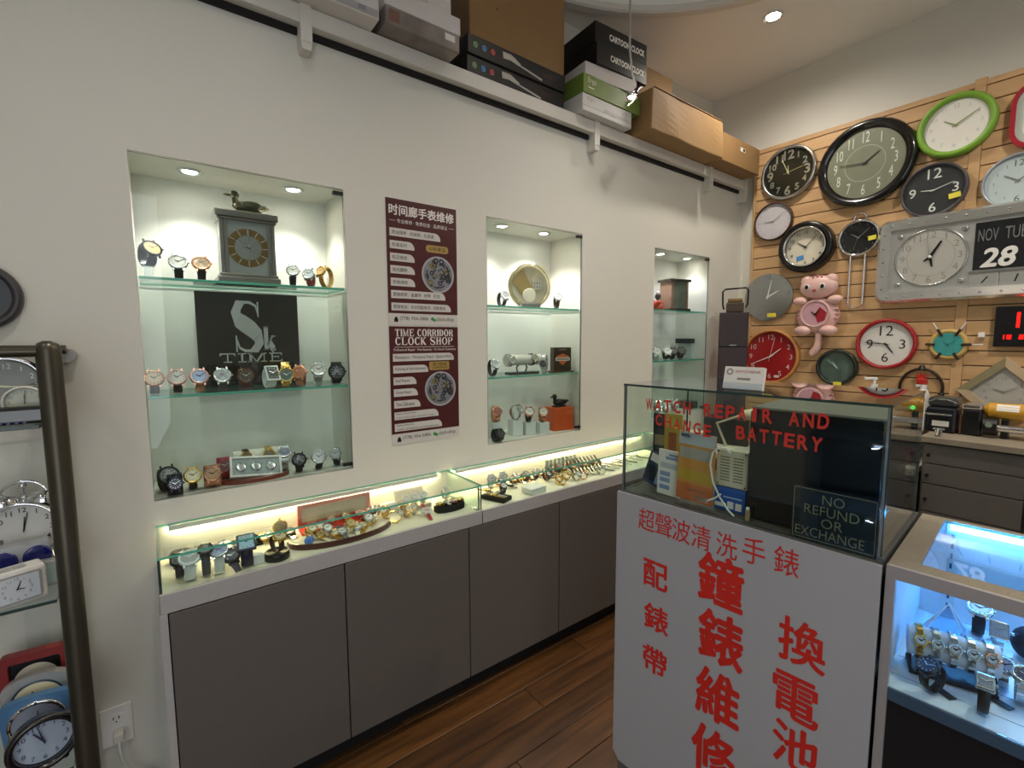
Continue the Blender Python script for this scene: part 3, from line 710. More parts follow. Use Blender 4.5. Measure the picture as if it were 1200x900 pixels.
for k in range(3):
    x0 = -.045+k*.105; MB().rbox(x0, x0+.1, -.05, -.045, -.163, -.098, .002).build('flap_panel', BR, t)
    q = MB(); q.T = Matrix.Translation((x0+.055, 0, -.13)) @ Matrix.Rotation(R_(35-20*k), 4, 'Y'); q.rect(-.003, .003, -.018, .018, -.0507); q.build('flap_mark', INK, t)
MB().box(-.047, Wc/2-.056, -.054, -.045, -.095, -.085).build('divider_bar', CHROME, t)
# 12 pink cat clock with a swinging tail
t = thing('cat_clock', 'pink striped cat shaped wall clock with round dial in its belly and hanging tail', 'clock', (SLX-.0005, -.515, 1.50), R_(-90), 'clocks on the slat wall')
PK = M('cat_pink', '#e3bab2', .35, var=.05, coat=.3); PD = M('cat_stripe', '#b9686a', .4); 
q = MB(); q.ball((0, -.025, -.005), (.118, .032, .105), 20); q.build('body', PK, t)
hd = MB(); hd.ball((.0, -.035, .165), (.104, .042, .068), 20); hd.build('head', PK, t)
head = [c for c in t.children if c.name.startswith('head')][0]
for sx in (-1, 1):
    MB().ball((sx*.064, -.032, .203), (.036, .026, .036), 12).build('ear', PK, head)
    e_ = MB().ball((sx*.042-.008, -.075, .165), (.017, .006, .018), 10).build('eye', M('eye_white', '#e9e6e2', .3), head)
    MB().ball((sx*.094, -.045, .085), (.042, .026, .026), 12).build('paw', PK, t)
    MB().ball((sx*.07, -.05, -.095), (.05, .03, .03), 12).build('foot', PK, t)
    MB().ball((sx*.042-.008, -.0795, .165), (.011, .004, .013), 10).build('pupil', BLACK, head)
MB().ball((-.006, -.082, .142), (.011, .006, .008), 8).build('nose', M('nose_red', '#b0484c', .4), head)
for k in (-1, 0, 1): MB().stroke([(k*.02, .235), (k*.024, .212)], .008, -.062).build('stripe', PD, head)
for sx in (-1, 1):
    for k in range(3): MB().cbox((sx*.104, -.041, .025-k*.026), (.03, .006, .006)).build('stripe', PD, t)
q = MB(); q.T = Matrix.Translation((-.004, 0, .005)); q.lathe([(.072, .03), (.082, .04), (.08, .062), (.072, .062)], 32, 'y', closed=True); q.build('dial_ring', PK, t)
MB().disc(.073, -.058, 32, -.004, .005).build('dial', M('dial_pink', '#c99aa6', .3, coat=.6), t)
q = MB(); q.add([(-.004, -.0586, .005), (.012, -.0586, -.05), (.05, -.0586, -.035), (.06, -.0586, .01), (.02, -.0586, .045)], [(0, 1, 2, 3, 4)]); q.build('dial_print', M('print_red', '#a5202e', .5), t)
q = MB(); hand(q, R_(35), .04, .006, -.061); hand(q, R_(-55), .03, .004, -.061); q.build('hands', M('hand_maroon', '#4a1016', .4), t)
MB().tube([(.012, -.03, -.11), (.014, -.03, -.16), (.008, -.03, -.2), (-.008, -.03, -.225), (-.025, -.03, -.238)], [.018, .019, .021, .024, .016], 10).build('tail', PK, t)

# ================================================================== NICHE CONTENTS
ORD = ['first', 'second', 'third', 'fourth', 'fifth', 'sixth', 'seventh', 'eighth', 'ninth', 'tenth', 'eleventh', 'twelfth', 'thirteenth', 'fourteenth']
def at(u, v, y, z): p = onY(u, v, y); return (p.x, y, z)
N1T, N1M = SHZ[0]; N2T, N2M = SHZ[1]; N3T, N3M = SHZ[2]
# nearest niche, upper shelf
G = 'watches on the upper shelf of the nearest niche'
p = at(172, 290, .07, N1T)
tag(MB().lathe([(.016, 0), (.016, .004), (.010, .006), (.010, .030), (.018, .034)], 16).build('display_riser', ACRYL, None, p), 'clear acrylic riser under the yellow dial watch at the left of the upper shelf', 'display stand')
watch((p[0], p[1], p[2]+.034), 'big black watch with mustard yellow dial on acrylic riser in the nearest niche', 'black', '#c9a94a', 'gun', r=.026, el=30, ry=.026, rz=.030, rz_=.45, group=G, stand=None)
watch(at(208, 300, .07, N1T), 'silver watch with black leather strap, second on the upper shelf of the nearest niche', 'steel', '#e7e4de', '#1b1615', r=.0215, group=G)
watch(at(235, 304, .06, N1T), 'rose gold watch with dark strap just left of the mantel clock', 'rose', '#d9b48c', '#221915', r=.021, group=G, chrono=True)
watch(at(342, 310, .06, N1T), 'silver watch with dark strap just right of the mantel clock', 'steel', '#dfdcd6', '#241d1d', r=.018, group=G)
watch(at(364, 318, .05, N1T), 'red strapped watch with pale dial on the upper shelf of the nearest niche', 'steel', '#cfd3d6', '#8e2427', r=.018, rz=.022, rz_=-.35, group=G)
watch(at(382, 318, .05, N1T), 'gold bracelet watch at the right end of the upper shelf in the nearest niche', 'gold', '#cfa46c', 'gold', r=.017, rz=.03, rz_=-.8, group=G)
# mantel clock
pL, pR = onY(254, 290, .05), onY(328, 290, .05); Wm = pR.x-pL.x; Hm = onY(291, 246, .05).z-N1T-.004
t = thing('mantel_clock', 'square pewter mantel clock with round brass dial on the upper shelf of the nearest niche', 'clock', ((pL.x+pR.x)/2, .105, N1T))
PEW = M('pewter', '#8d8882', .3, .85, var=.15); DGR = M('mantel_grey', '#989a98', .4, .2)
MB().rbox(-Wm/2, Wm/2, -.05, .05, 0, .022, .003).rbox(-Wm/2+.006, Wm/2-.006, -.046, .046, .022, .032, .002).build('plinth', PEW, t)
MB().rbox(-Wm/2, Wm/2, -.05, .05, Hm-.022, Hm, .003).rbox(-Wm/2+.006, Wm/2-.006, -.046, .046, Hm-.03, Hm-.022, .002).build('top_slab', PEW, t)
MB().box(-Wm/2+.012, Wm/2-.012, -.034, .044, .032, Hm-.03).build('body', DGR, t)
for s in (-1, 1):
    for o in (.0, .012): MB().rbox(s*(Wm/2-.016-o)-.005, s*(Wm/2-.016-o)+.005, -.042, -.03, .032, Hm-.03, .002).build('pillar', PEW, t)
zc = Hm/2+.002; Rm = Wm*.335
d = MB().ring(Rm*.64, Rm, -.0352, 48, 0, zc).build('chapter_ring', M('brass_brown', '#7a6138', .35, .7), t)
MB().disc(Rm*.64, -.0351, 40, 0, zc).build('dial', M('dial_sun', '#b4b4b0', .25, .8, var=.12, scale=60), t)
q = MB()
for k in range(12):
    q.T = Matrix.Translation((0, 0, zc)) @ Matrix.Rotation(R_(30*k), 4, 'Y'); q.rect(-.0008, .0008, Rm*.68, Rm*.97, -.0356)
q.build('hour_markers', M('marker_pale', '#e2ddd0', .4), d)
for nm, a, l in (('hour_hand', 122, .55), ('minute_hand', 300, .75), ('second_hand', 2, .95)):
    q = MB(); hand(q, R_(a), l*Rm, .0016, -.0365, taper=.5); q.build(nm, CHROME, t, (0, 0, zc))
# duck ornaments
def duck(loc, label, mat, s=1., rz=0., parts=True):
    t = thing('duck_ornament', label, 'ornament', loc, rz)
    q = MB(); q.lathe([(.0, 0), (.03*s, 0), (.034*s, .004*s), (.03*s, .007*s), (0, .007*s)], 18); q.T = Matrix.Identity(4)
    q.v = [(x*1.35, y*.8, z) for x, y, z in q.v]; q.build('base', mat, t)
    q = MB(); q.ball((.006*s, 0, .022*s), (.046*s, .022*s, .017*s), 16); q.ball((.045*s, 0, .026*s), (.02*s, .012*s, .008*s), 10); q.build('body', mat, t)
    for sy in (-1, 1): MB().ball((.012*s, sy*.018*s, .026*s), (.03*s, .008*s, .012*s), 12).build('wing', mat, t)
    h = MB().tube([(-.026*s, 0, .028*s), (-.031*s, 0, .04*s), (-.03*s, 0, .05*s)], [.012*s, .009*s, .009*s], 10).ball((-.032*s, 0, .055*s), (.014*s, .011*s, .012*s), 12).build('head', mat, t)
    MB().ball((-.051*s, 0, .052*s), (.012*s, .007*s, .004*s), 8).build('bill', mat, h)
    return t
p = onY(289, 244, .1)
duck((p.x, .1, N1T+Hm), 'small pewter duck with turned head on top of the square mantel clock', M('pewter_green', '#5c5a46', .3, .8, var=.2), 1.05)
# sign plate at the back of the lower shelf
x0 = onY(230, 385, .2).x; x1 = onY(349.5, 380, .2).x; z1 = onY(288, 343.5, .2).z; z0 = N1M
t = thing('brand_sign', 'black plate with silver serif letters standing at the back of the nearest niche', 'sign', ((x0+x1)/2, .205, z0)); Ws = x1-x0; Hs = z1-z0
MB().rbox(-Ws/2, Ws/2, -.004, .004, 0, Hs, .001).build('plate', M('sign_black', '#0b0b0c', .12, coat=1, var=.1), t)
def ell(q, cx, cz, rx, rz, ix, iz, y, a0=0, a1=360, n=28, mi=None):
    vs = []; 
    for k in range(n+1):
        a = R_(a0+(a1-a0)*k/n); c, s = math.cos(a), math.sin(a); vs += [(cx+rx*c, y, cz+rz*s), (cx+ix*c, y, cz+iz*s)]
    q.add(vs, [(2*k, 2*k+2, 2*k+3, 2*k+1) for k in range(n)], mi=mi)
def didone(q, ch, x, z, w_, h, y, thin=.055, thick=.24):
    """thick-and-thin serif capitals drawn from strokes; box x..x+w_, z..z+h"""
    T0 = q.T.copy(); q.T = T0 @ Matrix(((w_, 0, 0, x), (0, 1, 0, 0), (0, 0, h, z), (0, 0, 0, 1)))
    r = lambda a, b, c, d: q.rect(a, b, c, d, y)
    tk = thick*min(1.5, .75*h/w_); tn = thin
    def serif(cx, zz, wd=.42): r(cx-wd/2, cx+wd/2, zz, zz+tn)
    if ch in 'TIMEHRDPLNKBF' and ch != 'T':
        lx = .5 if ch == 'I' else .2
    if ch == 'I': r(.5-tk*.75, .5+tk*.75, 0, 1); serif(.5, 0, .9); serif(.5, 1-tn, .9)
    elif ch == 'T':
        r(.5-tk/2, .5+tk/2, 0, 1); serif(.5, 0, .5); r(.02, .98, 1-tn, 1)
        q.add([(.02, y, 1), (.02, y, .7), (.06, y, .7), (.16, y, 1-tn)], [(0, 1, 2, 3)]); q.add([(.98, y, 1), (.84, y, 1-tn), (.94, y, .7), (.98, y, .7)], [(0, 1, 2, 3)])
    elif ch in 'EL':
        r(.22-tk/2, .22+tk/2, 0, 1); r(.02, .96, 0, tn); q.add([(.96, y, 0), (.96, y, .3), (.92, y, .3), (.8, y, tn)], [(0, 1, 2, 3)])
        if ch == 'E': r(.02, .92, 1-tn, 1); r(.3, .68, .5, .5+tn); q.add([(.92, y, 1), (.78, y, 1-tn), (.88, y, .7), (.92, y, .7)], [(0, 1, 2, 3)]); r(.66, .70, .38, .66)
        else: serif(.22, 1-tn)
    elif ch == 'M':
        r(.08, .08+tn*1.2, 0, 1); serif(.1, 0, .22); r(.88-tk*.6, .88, 0, 1); serif(.84, 0, .3); serif(.1, 1-tn, .2); serif(.86, 1-tn, .25)
        q.stroke([(.12, 1), (.46, .02)], [tk*.8, tk*.8], y); q.stroke([(.46, .02), (.8, 1)], [tn, tn], y)
    elif ch == 'H':
        for c in (.22, .78): r(c-tk/2, c+tk/2, 0, 1); serif(c, 0); serif(c, 1-tn)
        r(.2, .8, .48, .48+tn)
    elif ch in 'OC':
        a0, a1 = (0, 360) if ch == 'O' else (42, 318)
        ell(q, .5, .5, .48, .52, .48-tk, .52-tn, y, a0, a1)
        if ch == 'C': r(.86, .9, .68, 1); r(.86, .9, .05, .3)
    elif ch in 'PRD':
        r(.2-tk/2, .2+tk/2, 0, 1); serif(.2, 0); serif(.2, 1-tn)
        if ch == 'D': ell(q, .35, .5, .6, .5, .6-tk, .5-tn, y, -90, 90); r(.2, .36, 0, tn)
        else:
            ell(q, .5, .74, .42, .26, .42-tk, .26-tn, y, -90, 90); r(.2, .52, 1-tn, 1); r(.2, .52, .48, .48+tn)
            if ch == 'R': q.stroke([(.55, .5), (.74, .3), (.8, .06), (.98, .02)], [tk*.6, tk, tk*.9, tn], y)
    elif ch in 'Kk':
        r(.2-tk/2, .2+tk/2, 0, 1); serif(.2, 0); serif(.2, 1-tn, .42 if ch == 'K' else .3)
        zt = 1 if ch == 'K' else .62
        q.stroke([(.28, .38 if ch == 'K' else .26), (.8, zt-.02)], [tn*1.2, tn*1.2], y); q.stroke([(.42, .5 if ch == 'K' else .36), (.84, .02)], [tk, tk], y)
        r(.62, .98, zt-tn, zt); serif(.84, 0, .34)
    elif ch == 'S':
        pts = [(.86, .78), (.8, .92), (.6, .985), (.42, .985), (.22, .92), (.13, .77), (.2, .63), (.42, .54), (.66, .44), (.84, .32), (.87, .2), (.77, .07), (.56, .018), (.38, .018), (.2, .08), (.12, .24)]
        ws = [tn, tn, tn, tn, tk*.7, tk*.95, tk, tk*1.05, tk*1.05, tk, tk*.95, tk*.6, tn, tn, tn, tn]
        q.stroke(pts, ws, y); r(.85, .9, .7, 1); r(.08, .13, 0, .32)
    q.T = T0
q = MB(); y_ = -.0046
didone(q, 'S', -Ws*.17, Hs*.37, Ws*.29, Hs*.54, y_); didone(q, 'k', Ws*.13, Hs*.38, Ws*.12, Hs*.27, y_, .06, .24)
for ch, x, w_ in (('T', -.31, .155), ('I', -.14, .09), ('M', -.04, .19), ('E', .175, .145)): didone(q, ch, Ws*x, Hs*.255, Ws*w_, Hs*.10, y_, .12, .16)
q.build('lettering', M('letter_silver', '#b9bbb8', .3, .5), t)
# nearest niche, lower shelf: ten watches
G = 'row of ten watches on the lower shelf of the nearest niche'
row = [(181, 'rose', '#e3cdb4', '#1c1512', 'rose gold watch with black strap, leftmost', {}), (208, 'pink', '#d8d3d2', '#2a1a1c', 'pink gold watch with dark strap, second', {}),
       (234, 'pink', '#9fb0d8', 'rose', 'rose gold watch with pale blue dial, third', {}), (261, 'steel', '#c8ccd2', 'gun', 'steel chronograph watch, fourth', dict(chrono=True)),
       (288, 'brown', '#3e2b1f', 'brown', 'wide bronze cuff watch with dark dial, fifth', dict(w_=.034, el=20)), (316, 'white', '#2c3034', 'white', 'white digital watch with black screen, sixth', dict(shape='rect', r=.023, rz_=.3)),
       (335, 'gold', '#5c6e62', 'gold', 'gold watch with greenish dial, seventh', dict(rz=.036, el=0)), (353, 'rose', '#b0603c', 'rose', 'copper coloured watch with brown dial, eighth', dict(rz_=-.3)),
       (373, 'steel', '#c9c9c4', 'steel', 'slim steel bracelet watch with silver dial, ninth', dict(rz=.031)), (394, 'black', '#0f1011', 'black', 'chunky all black sports watch, rightmost', dict(r=.025, rz=.033, el=8, w_=.026, chrono=True))]
for k, (u, c_, d_, s_, lb, kw) in enumerate(row):
    watch(at(u, 450, .055, N1M), lb+' in the row below the letter sign', c_, d_, s_, group=G, **kw)
# nearest niche, floor
G = 'watches on the floor of the nearest niche'
watch(at(194, 566, .10, NB), 'large black strapped chronograph watch at the left on the floor of the nearest niche', 'black', '#6b6f72', '#121112', r=.026, rz=.029, ry=.028, rz_=.3, group=G, chrono=True)
watch(at(206, 578, .035, NB), 'dark rounded cuff watch at the front left corner of the nearest niche floor', 'blue', '#1a1c28', 'black', band='cuff', w_=.034, r=.017, rz=.026, el=15, group=G)
watch(at(226, 563, .07, NB), 'gold watch with cream dial and black strap on the nearest niche floor', 'gold', '#efe3c2', '#15110e', r=.021, group=G)
watch(at(249, 560, .06, NB), 'wide rose gold cuff watch on the nearest niche floor left of the wooden tray', 'rose', '#c89c78', 'rose', band='cuff', w_=.042, r=.021, rz=.029, el=20, group=G)
watch(at(263, 545, .14, NB), 'dark red cuff watch behind the wooden tray in the nearest niche', 'red', '#6c2a33', 'red', band='cuff', w_=.04, r=.019, rz=.03, el=20, group=G)
watch(at(333, 535, .13, NB), 'steel watch with blue dial on tall bracelet behind the wooden tray', 'steel', '#2a3c6a', 'steel', r=.02, rz=.033, el=45, group=G)
watch(at(350, 545, .07, NB), 'black chronograph watch just right of the wooden tray', 'black', '#2a2b2d', '#141314', r=.021, group=G, chrono=True)
watch(at(373, 542, .07, NB), 'silver watch with black strap, second from the right on the nearest niche floor', 'steel', '#d0d1d0', '#131215', r=.0215, group=G)
watch(at(395, 538, .08, NB), 'steel watch with black strap at the right end of the nearest niche floor', 'steel', '#b9bcbd', '#131212', r=.018, rz_=-.3, group=G)
p = at(301, 545, .17, NB)
t = thing('watch_roll', 'white padded roll carrying two gold watches at the back of the nearest niche floor', 'watch roll', p)
MB().cyl((-.072, 0, .058), (.072, 0, .058), .024, n=20).build('cushion', M('roll_white', '#e8e4da', .7), t)
MB().rbox(-.04, .04, -.03, .03, 0, .005, .001).box(-.008, .008, -.008, .008, .005, .036).build('stand', BLACK, t)
for k, s in enumerate((-.035, .036)):
    watch((p[0]+s, p[1], p[2]+.058-.0265-.0028), f"gold watch at the {['left', 'right'][k]} on the white roll in the nearest niche", 'gold', '#8e7b50', ['#1c1712', 'gold'][k], r=.019, ry=.0255, rz=.0265, el=10, group='gold watches on the white roll', stand=None, chrono=True)
p = at(299, 553, .075, NB)
t = thing('watch_tray', 'reddish wooden half-round tray with tilted white framed watch display', 'display tray', p)
q = MB(); pts = [(-.1+.0, .0)]+[(.105*math.cos(R_(a)), -.05*math.sin(R_(a))) for a in range(180, -1, -12)]
n = len(pts); q.add([(x, y, 0) for x, y in pts]+[(x, y, .012) for x, y in pts], [list(range(n))[::-1], [n+i for i in range(n)]]+[(i, (i+1) % n, n+(i+1) % n, n+i) for i in range(n)]); q.build('base', M('mahogany', '#7a2f1c', .3, var=.2, coat=.5), t)
fq = MB(); fq.T = Matrix.Translation((.002, -.02, .012)) @ Matrix.Rotation(R_(6), 4, 'Y') @ Matrix.Rotation(R_(-40), 4, 'X')
frame_part(fq, [(-.078, 0), (.078, 0), (.078, .075), (-.078, .075)], [(-.071, .007), (.071, .007), (.071, .068), (-.071, .068)], -.006, .003); f_ = fq.build('display_frame', M('frame_white', '#dcdad4', .4), t)
fq = MB(); fq.T = Matrix.Translation((.002, -.02, .012)) @ Matrix.Rotation(R_(6), 4, 'Y') @ Matrix.Rotation(R_(-40), 4, 'X'); fq.box(-.071, .071, -.001, .002, .007, .068); fq.build('display_back', M('pad_silver', '#9aa4a6', .25, .4, var=.2, scale=30), t)
for k in range(3):
    fq = MB(); fq.T = Matrix.Translation((.002, -.02, .012)) @ Matrix.Rotation(R_(6), 4, 'Y') @ Matrix.Rotation(R_(-40), 4, 'X') @ Matrix.Translation((-.045+.045*k, 0, .037)); fq.lathe([(.016, .001), (.016, .005), (.012, .006), (0, .0055)], 18, 'y'); fq.build('watch_head', STEEL, t)
# middle niche
G = 'watches in the middle niche'
watch(at(588, 345, .09, N2T), 'black strapped watch left of the crystal clock in the middle niche', 'steel', '#8d8f90', '#171515', r=.02, rz_=.35, group=G)
watch(at(652, 350, .07, N2T), 'small silver watch with dark strap right of the crystal clock', 'steel', '#e6e4de', '#2a2320', r=.017, rz=.031, group=G)
p = at(620, 340, .11, N2T); Ro = .108
t = thing('crystal_clock', 'round crystal table clock with gold tint and little building scene in the middle niche', 'clock', p, R_(-22))
MB().lathe([(Ro*.86, -.024), (Ro, -.018), (Ro, .018), (Ro*.86, .024)], 40, 'y', closed=True).build('crystal_rim', glass('crystal', '#efe9d6', 1.6, .02, 2.), t, (0, 0, Ro))
MB().lathe([(Ro*.93, -.004), (Ro*.97, -.004), (Ro*.97, .004), (Ro*.93, .004)], 40, 'y', closed=True).build('metal_ring', CHROME, t, (0, 0, Ro))
MB().disc(Ro*.92, .012, 36).build('mirror_back', M('champagne', '#d9d2bc', .25, .3, var=.15, scale=9), t, (0, 0, Ro))
MB().rbox(-.05, .05, -.03, .03, -.0, .024, .003).build('foot', STEEL, t)
q = MB(); q.add([(-.085, .005, Ro+.02), (-.03, .005, Ro+.085), (.03, .005, Ro-.03), (-.03, .005, Ro-.045)], [(0, 1, 2, 3)]); q.build('sail_panel', M('sail_gold', '#b39c68', .3, .4), t)
q = MB(); q.box(.02, .062, 0, .006, Ro-.015, Ro+.03); q.prism([(.03, Ro+.03), (.053, Ro+.03), (.041, Ro+.06)], 0, .006); q.build('building', M('building_grey', '#c9c7bb', .4), t)
q = MB()
for k in range(3):
    for j in range(2): q.rect(.024+k*.013, .031+k*.013, Ro-.01+j*.018, Ro+.003+j*.018, -.001)
q.build('windows', GREYINK, t)
MB().lathe([(0, .004), (.034, .004), (.034, .008), (.03, .009), (0, .008)], 24, 'y').build('dial', M('dial_cream', '#dcd6c0', .5), t, (0, 0, Ro-.045))
G2 = 'watches on the lower shelf of the middle niche'
watch(at(577, 434, .05, N2M), 'steel watch with black strap at the left of the middle niche lower shelf', 'steel', '#b4b8b8', '#151414', r=.02, rz=.031, rz_=.3, group=G2)
p = at(612, 430, .125, N2M)
t = thing('watch_roll', 'pale grey padded roll on dark stand with two watches in the middle niche', 'watch roll', p)
MB().cyl((-.10, 0, .066), (.11, 0, .066), .0255, n=20).build('cushion', M('roll_grey', '#c9c6bc', .6), t)
q = MB(); q.rbox(-.085, .085, -.03, .03, 0, .007, .001); q.tube([(-.03, 0, .007), (-.036, 0, .03), (-.02, 0, .044)], .004, 6); q.tube([(.02, 0, .007), (.03, 0, .03), (.02, 0, .044)], .004, 6); q.build('stand', BLACK, t)
for k, s in enumerate((-.085, .055)):
    watch((p[0]+s, p[1], p[2]+.066-.0285-.0028), f"silver watch at the {['left', 'right'][k]} on the grey roll in the middle niche", 'steel', ['#d9d8d2', '#c9c6b4'][k], ['steel', '#2b2724'][k], r=.019, ry=.0285, rz=.0285, el=0 if k == 0 else 12, group='watches on the grey roll', stand=None)
watch(at(638, 432, .06, N2M), 'tall steel bracelet watch beside the black emblem box', 'steel', '#3c4250', 'steel', r=.019, rz=.038, el=0, rz_=-.5, group=G2)
p = at(657, 430, .07, N2M)
t = thing('gift_box', 'black upright gift box with orange shield emblem in the middle niche', 'box', p, R_(-14))
MB().rbox(-.05, .05, -.02, .02, .006, .125, .002).build('box_body', M('box_black', '#17120f', .35), t)
MB().rbox(-.06, .062, -.028, .024, 0, .006, .001).build('base_plate', BLACK, t)
OR = M('emblem_orange', '#c8612a', .5)
q = MB(); sh = [(0, .095), (.012, .088), (.034, .082), (.036, .066), (.0, .035), (-.036, .066), (-.034, .082), (-.012, .088)]
q.add([(x, -.0204, z) for x, z in sh[::-1]], [list(range(8))]); e_ = q.build('emblem', OR, t)
MB().rect(-.04, .04, .058, .074, -.0208).build('emblem_bar', PW, e_)
q = MB(); q.rect(-.036, .036, .061, .071, -.0211); q.rect(-.02, .02, .112, .116, -.0206); q.build('emblem_print', M('emblem_grey', '#8b8580', .6), e_)
# middle niche floor
G3 = 'watches on white display cubes in the middle niche'; CUB = M('cube_white', '#dfe3e1', .4, var=.02)
for k, (u, v, hh, lab, c_, d_, s_) in enumerate(((581, 512, .075, 'copper brown wide watch on a white cube, leftmost', 'rose', '#a55f4c', 'rose'), (604, 508, .075, 'silver bracelet watch on a white cube, second', 'steel', '#c6cac8', 'steel'),
                                              (619, 504, .06, 'rose cased watch with dark strap on a white cube, third', 'rose', '#e3ded8', '#2a1c18'), (635, 500, .055, 'rose gold watch on a white cube beside the orange box', 'rose', '#d9d4cc', 'rose'))):
    p = at(u, v, .13-.02*k if k else .12, NB)
    tag(MB().rbox(-.028, .028, -.028, .028, 0, hh, .002).build('display_cube', CUB, None, p, R_(-8)), f'{ORD[k]} white display cube from the left on the middle niche floor', 'display stand', 'white display cubes in the middle niche')
    watch((p[0], p[1], NB+hh), lab+' in the middle niche', c_, d_, s_, group=G3, r=.021 if k != 1 else .019, rz=.03, w_=.03 if k == 0 else None, band='cuff' if k == 0 else None, rz_=[0, .8, 0, 0][k])
watch(at(583, 518, .04, NB), 'small black cuff watch at the front left of the middle niche floor', 'gun', '#3a3c3e', 'black', band='cuff', w_=.034, r=.018, rz=.024, el=20, rz_=.3, group=G)
p = at(655, 500, .09, NB)
tag(MB().rbox(-.06, .06, -.045, .045, 0, .118, .003).build('orange_box', M('orange_card', '#d2561d', .5, var=.03), None, p, R_(-10)), 'bright orange box on the floor of the middle niche', 'box')
duck((p[0], p[1], NB+.118), 'dark duck ornament on top of the orange box', M('duck_dark', '#2a2622', .35, .4, var=.3), 1.0)
# far niche
p = at(788, 350, .12, N3T)
t = thing('carriage_clock', 'wood and glass carriage clock on the upper shelf of the far niche', 'clock', (p[0], .11, N3T), R_(-12))
WD = M('cherry_wood', '#8a6a55', .4, var=.1)
MB().rbox(-.085, .085, -.06, .06, 0, .018, .002).build('plinth', M('clock_dark', '#2c2420', .4), t)
MB().rbox(-.085, .085, -.06, .06, .185, .2, .002).build('top_slab', M('clock_dark', '#2c2420', .4), t)
MB().box(-.07, -.05, -.052, .05, .018, .185).box(.055, .07, -.052, .05, .018, .185).box(-.05, .055, .04, .05, .018, .185).build('case', WD, t)
MB().box(-.05, .055, -.048, -.044, .018, .185).build('front_glass', M('smoked_glass', '#5d6a63', .1, coat=1), t)
p = at(818, 355, .1, N3T)
t = thing('figurine', 'dark pointed figurine with silver face beside the carriage clock in the far niche', 'ornament', p)
MB().lathe([(0, 0), (.035, 0), (.036, .008), (.03, .05), (.024, .085), (.012, .12), (.004, .14), (0, .142)], 14).build('body', M('figurine_brown', '#3c2a20', .4, var=.3), t)
MB().ball((-.012, -.012, .105), .016, 10).build('face', STEEL, t); MB().rbox(-.05, .05, -.035, .035, -.0, .006, .001).build('base', BLACK, t)
p = at(771, 350, .09, N3T)
t = thing('flower_ornament', 'red flower ball ornament with dark and white top at the left of the far niche', 'ornament', p)
q = MB()
for k in range(14): a = k*2.4; q.ball((.022*math.cos(a), .022*math.sin(a), .03+.018*math.sin(k*1.7)), .014, 8)
q.build('flowers', M('flower_red', '#c9472f', .6), t); MB().ball((0, 0, .085), .02, 10).build('head', BLACK, t); MB().ball((0, 0, .108), (.012, .012, .01), 8).build('cap', WHITE, t); MB().cyl((0, 0, 0), (0, 0, .012), .024, n=12).build('base', BLACK, t); MB().cyl((0, 0, .03), (0, 0, .07), .008, n=8).build('stem', BLACK, t)
G = 'watches on the lower shelf of the far niche'
for k, (u, lab, c_, d_, s_) in enumerate(((768, 'silver watch at the left end', 'steel', '#d8d6d0', 'steel'), (780, 'white faced watch, second', 'steel', '#e9e6df', '#2a2420'), (787, 'dark watch, third', 'gun', '#2c2c30', '#1d1a19'), (797, 'brown strapped watch, fourth', 'gun', '#3a3028', '#3a2618'))):
    watch(at(u, 415, .08, N3M), lab+' on the lower shelf of the far niche', c_, d_, s_, r=.024, rz=.03, group=G)
p = at(808, 410, .14, N3M)
t = thing('watch_box', 'pale cube carrying a flat black and silver box on the far niche shelf', 'box', p)
MB().rbox(-.06, .06, -.05, .05, 0, .10, .002).build('cube', M('cube_grey', '#b9c4bf', .5), t); MB().rbox(-.085, .085, -.055, .055, .10, .132, .002).build('lid_box', M('box_dark', '#1c1c1e', .25, coat=.4), t)
MB().rect(-.02, .03, .108, .124, -.0556).build('badge', STEEL, t)
G = 'watches on the floor of the far niche'
for k, u in enumerate((770, 780, 790)):
    watch(at(u, 470, .08, NB), f'{["left", "middle", "right"][k]} silver watch on the floor of the far niche', 'steel', ['#dcd9d2', '#c9c4bb', '#d4d0c8'][k], 'steel', r=.022, rz=.03, group=G)
tag(MB().rbox(-.07, .07, -.05, .05, 0, .05, .003).build('watch_case', M('box_dark', '#1c1c1e', .25, coat=.4), None, at(808, 470, .1, NB)), 'dark closed case on the floor of the far niche', 'box')

# ================================================================== LONG SHOWCASE CONTENTS
DECK0 = DECK; DECK = DECK+.0008
def dk(u, v, z=0.): p = onZ(u, v, DECK+z); return (p.x, max(-.196, min(-.045, p.y)), DECK)
GS = 'watches standing at the left of the low showcase'
watch(dk(224, 682), 'bulky white ceramic watch with grey dial at the left front of the low showcase', 'white', '#8d8f8e', 'white', band='cuff', r=.022, rz=.029, ry=.022, el=60, w_=.024, group=GS)
watch(dk(243, 674), 'dark grey strapped watch behind the white ceramic watch in the low showcase', 'gun', '#6d7074', '#4a4a52', r=.017, rz=.032, el=70, rz_=-.1, group=GS)
watch(dk(259, 676), 'silver blue chronograph with white strap in the low showcase', 'steel', '#9aa7cf', '#dfe4de', r=.02, rz=.029, el=62, w_=.022, group=GS, chrono=True)
flat_watch((lambda p: (p[0], p[1]+.02, p[2]))(dk(272, 668)), 'watch with flat purple grey strap leaning in the low showcase', 'gun', '#5b566b', '#57505c', r=.02, ln=.05, rz_=.3, pitch=30, group=GS)
watch(dk(292, 668), 'navy resin digital watch with light screen in the low showcase', 'blue', '#8fb0c9', 'blue', band='cuff', r=.025, rz=.031, el=62, shape='rect', w_=.026, group=GS)
tag(MB().rbox(-.014, .014, -.014, .014, 0, .028, .002).build('display_cube', CUB, None, dk(305, 664)), 'small white cube right of the navy watch in the low showcase', 'display stand')
p = dk(326, 655)
t = thing('watch_holder', 'low round black holder dish near the wooden tray in the low showcase', 'display stand', p)
